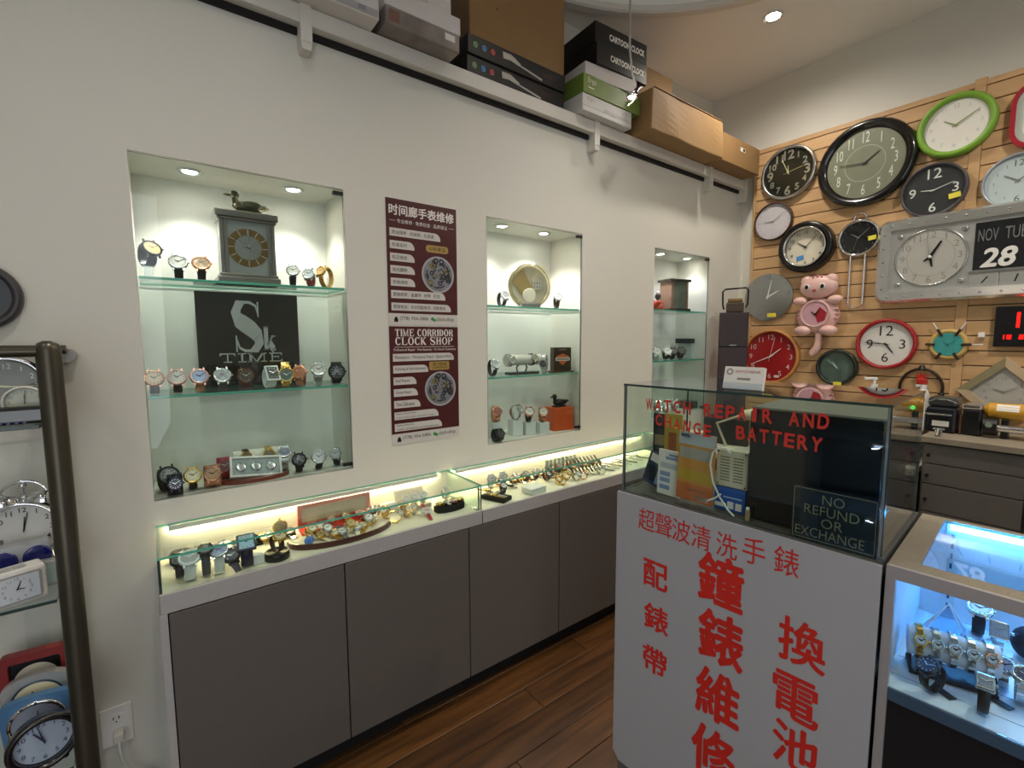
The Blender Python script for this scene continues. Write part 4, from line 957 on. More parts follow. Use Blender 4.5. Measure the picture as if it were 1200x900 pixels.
MB().lathe([(0, 0), (.034, 0), (.034, .02), (.031, .022), (.028, .018), (0, .018)], 28).build('dish', BLACK, t)
watch((p[0], p[1], p[2]+.018), 'gold watch with brown strap standing in the round black dish', 'gold', '#c9bfa2', '#3a2a1c', r=.018, rz=.024, el=60, rz_=.4, stand=None)
p = dk(212, 650)
t = thing('pocket_watch', 'round dark grey metal pocket watch at the left end of the low showcase', 'watch', p, .2)
MB().lathe([(0, 0), (.02, .0), (.03, .01), (.031, .02), (.026, .028), (0, .03)], 24).build('case', GUN, t); MB().ball((.034, 0, .016), .006, 8).build('crown', STEEL, t)
watch(dk(211, 676), 'black watch lying at the far left of the low showcase behind the end pane', 'black', '#202022', '#191717', r=.018, rz=.022, el=60, group=GS)
GF = 'watches lying at the back left of the low showcase'
for k, (u, v, a, c_, d_) in enumerate(((226, 640, .9, 'steel', '#c9c9c4'), (238, 642, .4, 'white', '#dfdcd6'), (252, 630, 1.2, 'steel', '#bfc3c2'), (262, 636, .2, 'white', '#e6e3d8'), (300, 618, .8, 'gold', '#efe6c9'), (312, 622, 1.1, 'steel', '#cfcabc'), (333, 620, .3, 'gun', '#3c3c3e'))):
    flat_watch(dk(u, v), f'{ORD[k]} from the left of the pale watches lying at the low showcase back', c_, d_, 'steel' if k % 2 else 'gold' if c_ == 'gold' else 'steel', r=.018, ln=.04, rz_=a, group=GF, pitch=12)
for k, (u, v, col, w_) in enumerate(((275, 632, '#8f8079', .034), (288, 628, '#9fb1d6', .02))):
    p = dk(u, v); t = thing('price_card', ['brownish picture card leaning at the back of the low showcase', 'small blue and white card leaning beside the brownish one'][k], 'card', (p[0], -.06, DECK))
    q = MB(); q.T = Matrix.Rotation(R_(-18), 4, 'X'); q.box(-w_/2, w_/2, -.0006, .0006, 0, .03); q.build('card', M('card_'+col.strip('#'), col, .5, var=.2, scale=90), t)
    q = MB(); q.T = Matrix.Rotation(R_(-18), 4, 'X'); q.rect(-w_*.35, w_*.35, .012, .017, -.001); q.build('print', PW, t)
p = dk(293, 640)
t = thing('neck_stand', 'black padded horseshoe stand behind the navy digital watch', 'display stand', p)
MB().tube([(.028*math.cos(R_(a)), .0, .004+.03*math.sin(R_(a))) for a in range(0, 181, 15)], .006, 8).build('arch', M('suede_black', '#1a1718', .8), t); MB().rbox(-.036, .036, -.014, .014, 0, .006, .002).build('base', BLACK, t)
p = dk(324, 622); t = thing('pocket_watch', 'round brass pocket watch standing upright at the back wall of the low showcase', 'watch', (p[0], -.04, DECK))
MB().lathe([(0, -.004), (.022, -.004), (.023, .0), (.02, .005), (0, .006)], 28, 'y').build('case', M('brass_dull', '#a8935a', .4, .8), t, (0, 0, .036)); MB().rbox(-.014, .014, -.01, .01, 0, .014, .002).build('stand', BLACK, t); MB().ball((0, 0, .062), .004, 8).build('crown', GOLD, t)
# half-round tray with dark red rim
pc = onZ(395, 625, DECK)
TX0, TX1 = onZ(338, 640, DECK).x, onZ(456, 612, DECK).x
t = thing('watch_tray', 'cream half-round display tray with dark red curved rim full of bracelet watches', 'display tray', ((TX0+TX1)/2, -.135, DECK)); Wt = (TX1-TX0)/2
arc = [(Wt*math.cos(R_(a)), -.085*math.sin(R_(a))) for a in range(180, -1, -9)]; n = len(arc)
q = MB(); q.add([(x, y, 0) for x, y in arc]+[(x, y, .012) for x, y in arc], [list(range(n))[::-1], [n+i for i in range(n)]]+[(i, (i+1) % n, n+(i+1) % n, n+i) for i in range(n)]); q.build('pad', M('pad_cream', '#e0d8c4', .7), t)
q = MB(); o2 = [(x*1.03, y*1.06-.001) for x, y in arc]; vs = [(x, y, z) for z in (0, .017) for x, y in o2]+[(x, y, z) for z in (0, .017) for x, y in arc]
q.add(vs, [(i, i+1, n+i+1, n+i) for i in range(n-1)]+[(2*n+i, 3*n+i, 3*n+i+1, 2*n+i+1) for i in range(n-1)]+[(n+i, n+i+1, 3*n+i+1, 3*n+i) for i in range(n-1)]); q.build('rim', M('rim_oxblood', '#4a1512', .35, coat=.3), t)
GT = 'bracelet watches fanned out on the red-rimmed tray'
tc_ = ((TX0+TX1)/2, -.135)
for k in range(12):
    a = R_(168-k*14.2); rr = .62; x = tc_[0]+Wt*rr*math.cos(a); y = tc_[1]-.085*.5*math.sin(a)-.004
    c_, d_, s_ = [('gold', '#f2e9cf', 'gold'), ('steel', '#e9e7e0', 'steel'), ('gold', '#cdbb86', '#e6dcc0'), ('steel', '#f0ede4', '#ece6d6')][k % 4]
    lb = f'{ORD[k]} from the left of the small watches fanned on the red-rimmed tray'
    if k % 3: flat_watch((x, y, DECK+.012), lb, c_, d_, s_, r=.0145, ln=.036, rz_=math.cos(a)*-.7, group=GT, pitch=14)
    else: watch((x, y+.012, DECK+.012), lb, c_, d_, s_, r=.016, ry=.017, rz=.015, el=55, rz_=.3, group=GT, stand=None)
p = onZ(362, 632, DECK+.03); t = thing('price_tag', 'round bright blue tag standing at the front of the red-rimmed tray', 'tag', (p.x, p.y-.0, DECK+.012))
q = MB(); q.T = Matrix.Rotation(R_(-20), 4, 'X'); q.lathe([(0, -.001), (.013, -.001), (.013, .001), (0, .001)], 22, 'y'); q.v = [(x, y, z+.0135) for x, y, z in q.v]; q.build('disc', M('tag_blue', '#3f7fd6', .5), t)
q = MB(); q.T = Matrix.Translation((0, 0, .0135)) @ Matrix.Rotation(R_(-20), 4, 'X'); q.ring(.009, .0095, -.0016, 20); q.build('ring_print', PW, t)
# red box with open lid at the back
bx0, bx1 = onZ(345, 616, DECK).x, onZ(427, 597, DECK).x
t = thing('jewel_box', 'open red watch box with upright framed lid at the back of the low showcase', 'box', ((bx0+bx1)/2, -.05, DECK)); Wb = (bx1-bx0)/2
RB = M('box_red', '#c4553f', .5, var=.06); RB2 = M('box_red_inside', '#d0342a', .5)
frame_part(MB(), [(-Wb, .012), (Wb, .012), (Wb, .084), (-Wb, .084)], [(-Wb+.012, .022), (Wb-.012, .022), (Wb-.012, .073), (-Wb+.012, .073)], .026, .036).build('lid_frame', RB, t)
MB().box(-Wb+.011, Wb-.011, .032, .035, .021, .074).build('lid_lining', M('lining_cream', '#cbbf95', .7), t)
q = MB(); q.box(-Wb, Wb, -.03, .026, 0, .012); q.build('tray', RB2, t)
MB().box(-Wb+.03, -Wb+.075, -.028, .022, .012, .016).build('white_pad', PW, t)
GR = 'watches lying in the open red box'
for k in range(4):
    c_, d_, s_ = [('rose', '#e0c9a6', '#a3502e'), ('gold', '#e9dfc0', '#c78a52'), ('rose', '#d9c0a0', '#8a3a24'), ('steel', '#cfd0cc', '#3b3b40')][k]
    flat_watch(((bx0+bx1)/2-Wb+.10+.05*k, -.052, DECK+.0125), f'{ORD[k]} from the left of the watches lying in the open red box', c_, d_, s_, r=.014, ln=.022, rz_=.4-.25*k, group=GR, pitch=20)
# white roll and small open grey box
p = dk(446, 594); t = thing('watch_roll', 'short white roll with silver watch between the red box and the grey box', 'watch roll', p)
MB().cyl((-.03, 0, .02), (.03, 0, .02), .018, n=18).build('cushion', M('roll_white', '#e8e4da', .7), t); MB().rbox(-.02, .02, -.012, .012, 0, .006, .001).build('foot', BLACK, t)
MB().lathe([(.013, .018), (.013, .023), (.010, .025), (0, .024)], 18, 'y').build('watch_head', STEEL, t, (-.012, 0, .02))
p = dk(474, 588); t = thing('jewel_box', 'small open grey box with three white watches at the back of the low showcase', 'box', (p[0], -.06, DECK))
q = MB(); q.box(-.06, .06, -.03, .03, 0, .016); q.build('tray', M('box_greige', '#b3aca0', .6), t); q = MB(); q.T = Matrix.Translation((0, .03, .016)) @ Matrix.Rotation(R_(-20), 4, 'X'); q.box(-.06, .06, -.002, .002, 0, .05); q.build('lid', M('box_greige', '#b3aca0', .6), t)
for k in range(3):
    watch((p[0]-.036+.036*k, -.062, DECK+.016), f"{['left', 'middle', 'right'][k]} white watch in the small open grey box", 'white', '#f0eee8', 'white', r=.015, ry=.012, rz=.014, el=55, group='white watches in the small grey box', stand=None)
# gold bracelets, red strap, black tray near the joint
GB = 'bracelet watches lying right of the red-rimmed tray'
for k, (u, v, a, c_, s_) in enumerate(((437, 606, .5, 'steel', 'steel'), (452, 606, -.6, 'gold', 'gold'), (462, 612, .9, 'steel', 'gold'), (475, 605, .1, 'gold', 'gold'), (485, 602, -.4, 'gold', 'steel'), (468, 598, 1.4, 'steel', 'steel'))):
    p = dk(u, v); watch(p, f'{ORD[k]} from the left of the shiny bracelet watches heaped right of the red-rimmed tray', c_, '#efe8d2', s_, r=.014, ry=.026, rz=.018, el=40, rz_=a, group=GB, stand=None)
flat_watch(dk(500, 604), 'watch with red and pink printed strap left of the black oval tray', 'white', '#e6c9c6', '#b3302f', r=.014, ln=.05, rz_=-.15, group=GB, pitch=14)
p = dk(528, 597); t = thing('watch_tray', 'black half-oval tray of watches near the joint of the two low showcases', 'display tray', p)
arc = [(.06*math.cos(R_(a)), -.026*math.sin(R_(a))) for a in range(180, -1, -12)]+[(.06, .02), (-.06, .02)]; n = len(arc)
q = MB(); q.add([(x, y, 0) for x, y in arc]+[(x, y, .022) for x, y in arc], [list(range(n))[::-1], [n+i for i in range(n)]]+[(i, (i+1) % n, n+(i+1) % n, n+i) for i in range(n)]); q.build('base', M('velvet_black', '#150e0c', .8), t)
for k in range(4):
    flat_watch((p[0]-.042+.028*k, p[1]+.004, DECK+.0225), f'{ORD[k]} from the left of the watches on the black half-oval tray', ['gold', 'steel', 'pink', 'gold'][k], '#ece4cc', ['#1c1a18', '#d9d6cf', '#7c2a35', '#1c1a18'][k], r=.0125, ln=.022, rz_=.1, group='watches on the black half-oval tray', pitch=-6)
watch(dk(513, 580), 'silver watch standing alone at the back near the joint of the showcases', 'steel', '#cfccc2', 'steel', r=.016, ry=.018, rz=.018, el=55, stand=None)
# farther showcase
p = dk(582, 585); t = thing('watch_tray', 'dark rectangular tray with gold watches at the near end of the farther showcase', 'display tray', p, .35)
MB().rbox(-.03, .03, -.055, .055, 0, .018, .003).build('base', M('velvet_black', '#150e0c', .8), t)
for k in range(3):
    x, y = -.016+.016*k, 0; c, s = math.cos(.35), math.sin(.35)
    flat_watch((p[0]+x*c-y*s, p[1]+x*s+y*c, DECK+.0185), f"{['left', 'middle', 'right'][k]} watch on the dark rectangular tray of the farther showcase", ['gold', 'steel', 'gun'][k], '#e3d3a0', ['#a8823c', '#bcbcb8', '#2b2826'][k], r=.009, ln=.046, rz_=.35, group='watches on the dark rectangular tray')
p = dk(628, 577); t = thing('watch_box', 'flat white box on the farther showcase deck', 'box', p, .1)
MB().rbox(-.045, .045, -.03, .03, 0, .018, .003).build('box_body', CUB, t); MB().rbox(-.047, .047, -.032, .032, .018, .026, .003).build('lid', WHITE, t)
GH = 'small watches at the back of the farther showcase'
for k, (u, v) in enumerate(((561, 566), (571, 562), (592, 562), (600, 558), (612, 562), (620, 556), (632, 554), (640, 560), (650, 552), (597, 571))):
    c_ = ['steel', 'steel', 'gold', 'gold', 'gun', 'steel', 'gold', 'rose', 'gold', 'black'][k]
    if k < 2: watch(dk(u, v), f'{["first", "second"][k]} grey watch standing at the back left of the farther showcase', c_, '#c6c7c4', c_, r=.018, ry=.018, rz=.022, el=40, group=GH)
    else: flat_watch(dk(u, v), f'{ORD[k-2]} from the left of the small watches lying in the middle of the farther showcase', c_, ['#efe6cb', '#e4e2da'][k % 2], ['gold', 'steel', '#2b2724', 'rose'][k % 4], r=.013, ln=.035, rz_=.5+.2*(k % 3), group=GH, pitch=10)
GM = 'watches scattered on the farther showcase deck'
for k in range(14):
    u = 570+k*6.4; v = [580, 566, 572, 580, 562, 569, 561, 566, 557, 563, 553, 559, 550, 556][k]-2
    c_ = ['gold', 'steel', 'rose', 'gun'][k % 4]; lb = f'{ORD[k]} from the left of the watches scattered over the farther showcase'
    if k % 2: watch(dk(u, v), lb, c_, ['#e8dfc6', '#d3d4ce'][k % 2], ['#2a2320', c_][(k//2) % 2], r=.0155, ry=.019, rz=.017, el=52, rz_=.4*(k % 3)-.3, group=GM, stand=None)
    else: flat_watch(dk(u, v), lb, c_, '#efe8d6', ['#3a2c22', 'gold', 'steel'][(k//2) % 3], r=.013, ln=.04, rz_=.9-.2*(k % 5), group=GM, pitch=12)
# row of upright strap capsules
GC = 'grey green strap capsules in a row'
for k in range(8):
    u = 640+k*4.6; p = onY(u, 540, -.035)
    t = thing('strap_capsule', f'{ORD[k]} from the left of the upright grey green strap capsules', 'watch strap', (p.x, -.04, DECK), group=GC)
    MB().rbox(-.009, .009, -.006, .006, .004, .07, .004).build('capsule', M('capsule_green', '#8f9c8e', .3, var=.1), t); MB().rbox(-.010, .010, -.009, .009, 0, .01, .002).build('foot', PW, t)
GD = 'dark watch straps leaning in a row'
for k in range(9):
    u = 673+k*4.2; p = onZ(u, 556-k*.8, DECK)
    flat_watch((p.x, p.y+.03, DECK), f'{ORD[k]} from the left of the leaning dark watches in the farther showcase', ['gun', 'gold', 'steel'][k % 3], ['#6f5a3c', '#c6b58a', '#4a463f'][k % 3], ['#3a3028', '#5a4a36', '#2c2926'][k % 3], r=.011, ln=.045, rz_=-.15, pitch=35, group=GD)
GE = 'black straps lying diagonally'
for k in range(7):
    u = 704+k*7; p = onZ(u, 551-k*2.4, DECK)
    flat_watch((p.x, p.y, DECK), f'{ORD[k]} from the left of the black strapped watches lying diagonally near the white counter', 'steel', '#dcdcd4', '#16181a' if k % 2 == 0 else '#c9d4cf', r=.011, ln=.06, rz_=.75, pitch=6, group=GE)
GG = 'gold watches at the front of the farther showcase'
for k, (u, v, c_) in enumerate(((655, 565, 'gold'), (663, 562, 'gold'), (661, 569, 'gold'), (675, 563, 'steel'), (685, 562, 'rose'), (695, 556, 'steel'), (640, 563, 'gun'), (705, 556, 'steel'))):
    watch(dk(u, v), f'{ORD[k]} from the left of the bracelet watches at the front edge of the farther showcase', c_, '#e9dfc0' if c_ == 'gold' else '#d5d5cf', c_ if k != 6 else '#241f1c', r=.014, ry=.02, rz=.016, el=50, rz_=.3*(k % 3), group=GG, stand=None)

# ================================================================== CLOCK RACK at the left
RACK = M('rack_metal', '#4f4a3f', .34, .7, var=.15, scale=8)
t = thing('display_rack', 'dark bronze tube rack with glass shelves full of clocks at the left edge', 'rack', (0, 0, 0))
RX0, RX1, RY0, RY1 = -.80, -.179, -.30, -.045
for x in (RX0, RX1):
    for y in (RY0, RY1):
        x = x-.036*(y == RY1); MB().tube([(x, y, 0), (x, y, 1.342), (x, y, 1.354), (x, y, 1.36)], [.0208, .0208, .017, .006], 18).build('post', RACK, t)
for z in (1.338,):
    for y in (RY0, RY1): MB().cyl((RX0, y, z), (RX1, y, z), .0115, n=14).build('top_rail', RACK, t)
for x in (RX0, RX1): MB().cyl((x, RY0, 1.338), (x-.036, RY1, 1.338), .0115, n=14).build('side_rail', RACK, t)
RZ = (1.183, .795, .395); RSH = RZ; RZ = tuple(z+.0008 for z in RZ)
for z in RSH:
    q = MB(); q.rbox(RX0+.02, RX1-.025, RY0+.004, RY1+.01, z-.008, z, .0008); me = q.mesh('glass_shelf', [SHELF, EDGED])
    for p in me.polygons:
        if abs(p.normal.z) < .5: p.material_index = 1
    put('glass_shelf', me, t)
    for x in (RX0, RX1):
        MB().cyl((x, RY0, z-.014), (x-.036, RY1, z-.014), .005, n=10).build('shelf_bar', RACK, t)
MB().cyl((RX1+.0, -.03, 1.322), (RX1+.0, -.001, 1.322), .017, n=18).build('wall_mount', M('mount_grey', '#9d9b96', .4, .3), t)
def rk(u, v, y, z): p = onY(u, v, y); return (p.x, y, z)
def table_clock(loc, label, R, rimmat, dialmat, numat, hm, rz, prof, feet=True, tilt=-8, nums=ALL12, hmat=None, name='alarm_clock', nh=.17):
    t = thing(name, label, 'clock', loc, rz, 'clocks on the rack')
    b_ = thing_part = None
    z = R+.006
    q = MB(); q.T = Matrix.Translation((0, 0, z)); q.lathe([(f*R, h) for f, h in prof], 40, 'y', closed=True); q.build('rim', rimmat, t)
    q = MB(); q.T = Matrix.Translation((0, 0, z)); q.lathe([(0, -.03), (R*.7, -.03), (R*.9, -.012), (R*.9, .001)], 32, 'y'); q.build('back_shell', rimmat, t)
    if feet:
        for s in (-1, 1): MB().cyl((s*R*.55, .0, .003), (s*R*.45, 0, z-R*.8), .005, .006, n=8).build('foot', rimmat, t)
    d = MB().disc(prof[0][0]*R, -.004, 36, 0, z).build('dial', dialmat, t)
    for s, a in nums:
        q = MB(); q.T = Matrix.Translation((0, 0, z)); num(q, s, R_(a), prof[0][0]*R*.8, nh*R, -.0046, 0.); q.build('numeral', numat, d)
    h, m_ = hm
    for nm, a, l, w_ in (('hour_hand', (h+m_/60)*30, .5, .03), ('minute_hand', m_*6, .72, .022)):
        q = MB(); hand(q, R_(a), l*R, w_*R, -.007 if nm == 'hour_hand' else -.009); q.build(nm, hmat or INK, t, (0, 0, z))
    MB().disc(prof[0][0]*R, -.012, 36, 0, z).build('glass_cover', GLASS, t)
    return t
PR = [(.84, 0), (1, 0), (1, .014), (.95, .02), (.86, .016)]
table_clock(rk(13, 470, -.155, RZ[0]), 'round chrome alarm clock with grey dial on the top shelf of the rack', .068, CHROME, M('dial_grey', '#77746c', .4), M('numeral_white', '#eeece6', .4), (9, 15), -.1, PR, hmat=M('hand_cream', '#e6ddb0', .4))
p = rk(54, 470, -.12, RZ[0])
tag(MB().rbox(-.022, .022, -.02, .02, 0, .1, .006).build('red_case', M('velvet_red', '#7a0f14', .7), None, p), 'dark red upright case behind the rack post on the top shelf', 'box')
table_clock(rk(30, 480, -.215, RZ[0]), 'small white alarm clock with pale dial on the top rack shelf', .036, M('alarm_white', '#d8d4cc', .35), M('dial_cream', '#dcd6c0', .5), GREYINK, (12, 1), .1, PR)
p = rk(17, 488, -.262, RZ[0]); t = thing('digital_clock', 'small black digital clock at the front of the top rack shelf', 'clock', p, .05, 'clocks on the rack')
MB().rbox(-.052, .052, -.018, .018, 0, .037, .006).build('housing', M('housing_black', '#0c0f0d', .3), t); MB().rect(-.044, .044, .008, .03, -.0183).build('screen', M('screen_green', '#0f1a14', .1, coat=1), t)
q = MB(); [q.disc(.003, -.0186, 8, -.02+.012*k, .0045) for k in range(4)]; q.build('buttons', M('button_blue', '#4a4a86', .4), t)
# middle shelf
p = rk(33, 650, -.105, RZ[1]); t = thing('alarm_clock', 'chrome twin bell alarm clock with white dial on the middle rack shelf', 'clock', p, -.1, 'clocks on the rack')
R = .07; z = R+.045
MB().lathe([(.86*R, 0), (R, 0), (R, .02), (.95*R, .026), (.87*R, .02)], 40, 'y', closed=True).build('rim', CHROME, t, (0, 0, z)); MB().lathe([(0, -.035), (.8*R, -.03), (.95*R, .001)], 32, 'y').build('back_shell', CHROME, t, (0, 0, z))
d = MB().disc(.87*R, -.006, 36, 0, z).build('dial', M('dial_white', '#dcdad3', .45), t)
for s, a in ALL12:
    q = MB(); q.T = Matrix.Translation((0, 0, z)); num(q, s, R_(a), .68*R, .17*R, -.0066, 0.01); q.build('numeral', M('numeral_dark', '#3a3a36', .5), d)
for nm, a, l in (('hour_hand', 5, .45), ('minute_hand', 12, .6)): q = MB(); hand(q, R_(a), l*R, .02*R, -.009); q.build(nm, INK, t, (0, 0, z))
for s in (-1, 1):
    MB().lathe([(.03, 0), (.029, .01), (.02, .02), (0, .024)], 18).build('bell', CHROME, t, (s*.036, .01, z+R*.9)); MB().cyl((s*.045, .01, .003), (s*.035, .01, .06), .005, n=8).build('foot', CHROME, t)
MB().tube([(.045*math.cos(R_(a)), .01, z+R*.98+.045*math.sin(R_(a))) for a in range(0, 181, 15)], .0035, 8).build('handle', CHROME, t)
MB().cyl((0, .01, z+R), (0, .01, z+R+.03), .004, n=8).ball((0, .01, z+R+.033), .008, 8).build('hammer', CHROME, t)
p = rk(22, 690, -.178, RZ[1]); t = thing('clock_radio', 'silver slanted clock radio with deep blue oval lenses on the middle rack shelf', 'clock', p, .18, 'clocks on the rack')
MB().prism([(-.12, 0), (.055, 0), (.055, .098), (-.12, .098)], -.012, .03).build('housing', M('housing_silver', '#b4b6ba', .35, .3), t)
for k in range(3): 
    q = MB(); q.T = Matrix.Translation((-.075+.055*k, 0, .068)); q.lathe([(.0245, .011), (.0245, .016), (.021, .017), (0, .0155)], 24, 'y'); q.build('blue_lens', M('lens_blue', '#121a63', .12, coat=1), t)
for k in range(2): MB().disc(.004, -.0125, 10, -.047, .085-.03*k).build('knob_hole', BLACK, t)
p = rk(25, 705, -.262, RZ[1]); t = thing('alarm_clock', 'white square alarm clock at the front of the middle rack shelf', 'clock', p, .35, 'clocks on the rack')
MB().rbox(-.055, .04, -.02, .03, 0, .076, .006).build('housing', M('alarm_white', '#d8d4cc', .35), t); MB().prism([(x-.0075, z+.038) for x, z in rounded(.078, .06, .006)], -.0225, -.019).build('bezel', SILV, t)
d = MB().rect(-.042, .027, .011, .065, -.0232).build('dial', M('dial_cool', '#cfd6da', .3, coat=.8), t)
for s, a in ALL12: 
    q = MB(); q.T = Matrix.Translation((-.0075, 0, .038)); num(q, s, R_(a), .022, .006, -.0237); q.build('numeral', GREYINK, d)
for nm, a, l in (('hour_hand', 100, .012), ('minute_hand', 20, .018)): q = MB(); hand(q, R_(a), l, .001, -.0245); q.build(nm, INK, t, (-.0075, 0, .038))
MB().rbox(-.03, .012, -.006, .012, .0765, .0785, .0008).build('snooze_bar', SILV, t)
p = rk(58, 690, -.2, RZ[1]); t = thing('travel_clock', 'small silver travel clock next to the rack post on the middle shelf', 'clock', p, -.1, 'clocks on the rack')
MB().rbox(-.02, .035, -.01, .012, 0, .06, .004).build('housing', SILV, t); MB().rect(-.014, .03, .008, .052, -.0104).build('screen', M('screen_pale', '#a9bdb6', .2, coat=1), t)
# bottom shelf
def arch_pts(w_, h, top): return [(-w_/2, 0), (w_/2, 0), (w_*.56, h-top)]+[(w_*.56*math.cos(R_(a)), h-top+top*math.sin(R_(a))) for a in range(20, 161, 20)]+[(-w_*.56, h-top)]
p = rk(48, 830, -.09, RZ[2]); t = thing('table_clock', 'dark red framed table clock at the back of the bottom rack shelf', 'clock', p, -.1, 'clocks on the rack')
frame_part(MB(), rounded(.13, .2, .012), rounded(.095, .16, .006), -.012, .012).build('frame', M('frame_red', '#8a2a2a', .4), t, (0, 0, .1)); MB().box(-.048, .048, -.002, .01, .02, .18).build('back', BLACK, t)
MB().disc(.042, -.0035, 30, 0, .125).build('dial', M('dial_cream', '#dcd6c0', .5), t)
q = MB(); hand(q, R_(-30), .02, .0012, -.005); hand(q, R_(60), .03, .001, -.005); q.build('hands', INK, t, (0, 0, .125))
p = rk(50, 850, -.14, RZ[2]); t = thing('table_clock', 'silver arched table clock with cream dial and orange side on the bottom rack shelf', 'clock', p, -.12, 'clocks on the rack')
MB().prism(arch_pts(.115, .165, .03), -.008, .012).build('body', SILV, t); MB().box(-.063, -.058, -.006, .03, .05, .11).build('side_panel', M('side_orange', '#d18a2a', .5), t)
d = MB().disc(.047, -.0086, 36, 0, .1).build('dial', M('dial_ivory', '#e6dcb4', .5), t); q = MB(); q.ring(.045, .05, -.0088, 36, 0, .1); q.build('dial_ring', STEEL, t)
for nm, a, l in (('hour_hand', -18, .028), ('minute_hand', 60, .026), ('second_hand', 140, .03)): q = MB(); hand(q, R_(a), l, .0018 if nm != 'second_hand' else .0006, -.011); q.build(nm, INK, t, (0, 0, .1))
p = rk(50, 875, -.185, RZ[2]); t = thing('table_clock', 'blue arched table clock with studded ring on the bottom rack shelf', 'clock', p, -.1, 'clocks on the rack')
MB().prism(arch_pts(.118, .135, .014), -.008, .012).build('body', M('body_blue', '#4f7ba6', .4), t)
MB().lathe([(.044, .007), (.053, .007), (.053, .014), (.046, .016)], 36, 'y', closed=True).build('dial_ring', CHROME, t, (0, 0, .074)); MB().disc(.045, -.011, 30, 0, .074).build('dial', M('dial_bluegrey', '#8f98a8', .35, coat=.5), t)
st = MB().ball((0, 0, 0), .0032, 6).mesh('stud', BLACK)
for k in range(12): put('stud', st, t, (.0485*math.cos(R_(30*k)), -.016, .074+.0485*math.sin(R_(30*k))))
for nm, a, l in (('hour_hand', -92, .022), ('minute_hand', 4, .03)): q = MB(); hand(q, R_(a), l, .0014, -.0135); q.build(nm, INK, t, (0, 0, .074))
table_clock(rk(54, 893, -.262, RZ[2]), 'round black alarm clock with silver ring at the front of the bottom rack shelf', .062, M('alarm_black', '#131013', .25, coat=.5), M('dial_bluewhite', '#c4cbe0', .35, coat=.5), M('numeral_navy', '#3b4268', .5), (10, 58), .2, [(.78, 0), (1, 0), (1, .016), (.94, .024), (.8, .02)], hmat=M('hand_navy', '#2e3354', .4), nums=ALL12)
# dark round object on the wall at the left edge
t = thing('wall_clock', 'dark rimmed round wall clock cut off by the left edge of the photo', 'clock', (onY(-31, 346, -.02).x, -.001, onY(-31, 346, -.02).z))
MB().lathe([(.062, 0), (.082, 0), (.082, .02), (.076, .028), (.063, .02)], 40, 'y', closed=True).build('rim', M('rim_charcoal', '#3a3638', .4), t); MB().disc(.063, -.01, 36).build('dial', BLACK, t)
q = MB(); hand(q, R_(60), .04, .003, -.012); hand(q, R_(-30), .03, .003, -.012); q.build('hands', PW, t)
# wall outlet with plug and cable
p0, p1 = onY(120, 850), onY(154, 848); zc = (onY(136, 824).z+onY(138, 873).z)/2
t = thing('wall_outlet', 'white double wall outlet low on the wall left of the showcase', 'outlet', ((p0.x+p1.x)/2, -.0008, zc))
MB().rbox(-.035, .035, -.006, 0, -.057, .057, .0015).build('plate', WHITE, t)
for s in (-1, 1):
    f_ = MB().prism(rounded(.034, .034, .014), -.0075, -.005).build('socket', WHITE, t, (0, 0, s*.02))
    q = MB()
    for x in (-.006, .006): q.rect(x-.0012, x+.0012, .0, .009, -.0078)
    q.disc(.0022, -.0078, 10, 0, -.007); q.build('slots', BLACK, f_)
t = thing('charger', 'cream plug with cord hanging from the lower socket of the wall outlet', 'charger', ((p0.x+p1.x)/2+.004, -.009, zc-.02))
MB().rbox(-.012, .012, -.03, 0, -.014, .012, .004).build('plug', M('cord_cream', '#ddd9cb', .5), t)
MB().tube([(0, -.024, -.008), (.001, -.036, -.03), (.006, -.034, -.07), (.02, -.028, -.11), (.045, -.022, -.135), (.07, -.02, -.15), (.078, -.02, -.2), (.078, -.02, -zc+.025)], .004, 8).build('cable', M('cord_cream', '#ddd9cb', .5), t)

# ================================================================== WHITE COUNTER with glass box and red lettering
KTH = R_(4.385); KO = Vector((.9717, -.8901, 0)); KRZ = R_(-90)+KTH
KA = Vector((math.sin(KTH), -math.cos(KTH), 0)); KB = Vector((math.cos(KTH), math.sin(KTH), 0))   # along the front, and backwards
def kw(a, b, z): return KO+KA*a+KB*b+Vector((0, 0, z))
def onK(u, v, b=0.):
    d = ray(u, v); tt = (b-(CAM-KO).dot(KB))/d.dot(KB); p = CAM+d*tt
    return (p-KO).dot(KA), p.z
def kz(u, v, z): p = onZ(u, v, z)-KO; return p.dot(KA), p.dot(KB)
KW, KD, KZ0, KZ1 = .553, .335, .9608, 1.2437
t = thing('repair_counter', 'white counter painted with red Chinese characters, standing in front of the workbench', 'counter', KO, KRZ)
LAMD = M('counter_laminate', '#6a6663', .5)
MB().box(.0, KW, .0, KD+.02, .06, KZ0-.012).build('body', LAMD, t)
MB().box(.01, KW-.01, .04, KD+.01, 0, .06).build('plinth', BLACK, t)
MB().box(-.004, KW+.003, -.004, KD+.024, KZ0-.012, KZ0-.0005).build('top_board', M('counter_top', '#54514c', .5), t)
bd = MB().prism([(-.007, .215), (.012, .193), (.556, .193), (.556, .957), (-.007, .957)], -.0125, -.0045).build('sign_board', M('board_white', '#a8a9af', .45, var=.03, scale=5), t)
REDP = M('sign_red', '#c8281e', .5, var=.1, scale=60); yb = -.0131
big = [('鐘', .274, .818, .098, .112), ('錶', .279, .682, .098, .118), ('維', .277, .540, .096, .118), ('修', .272, .395, .098, .12)]
for ch, a, z, w_, h in big: MB().text(ch, a-w_/2, a+w_/2, z-h/2, z+h/2, yb, .03).build('lettering', REDP, bd)
xs_ = [.083, .131, .177, .226, .285, .342, .405]; 
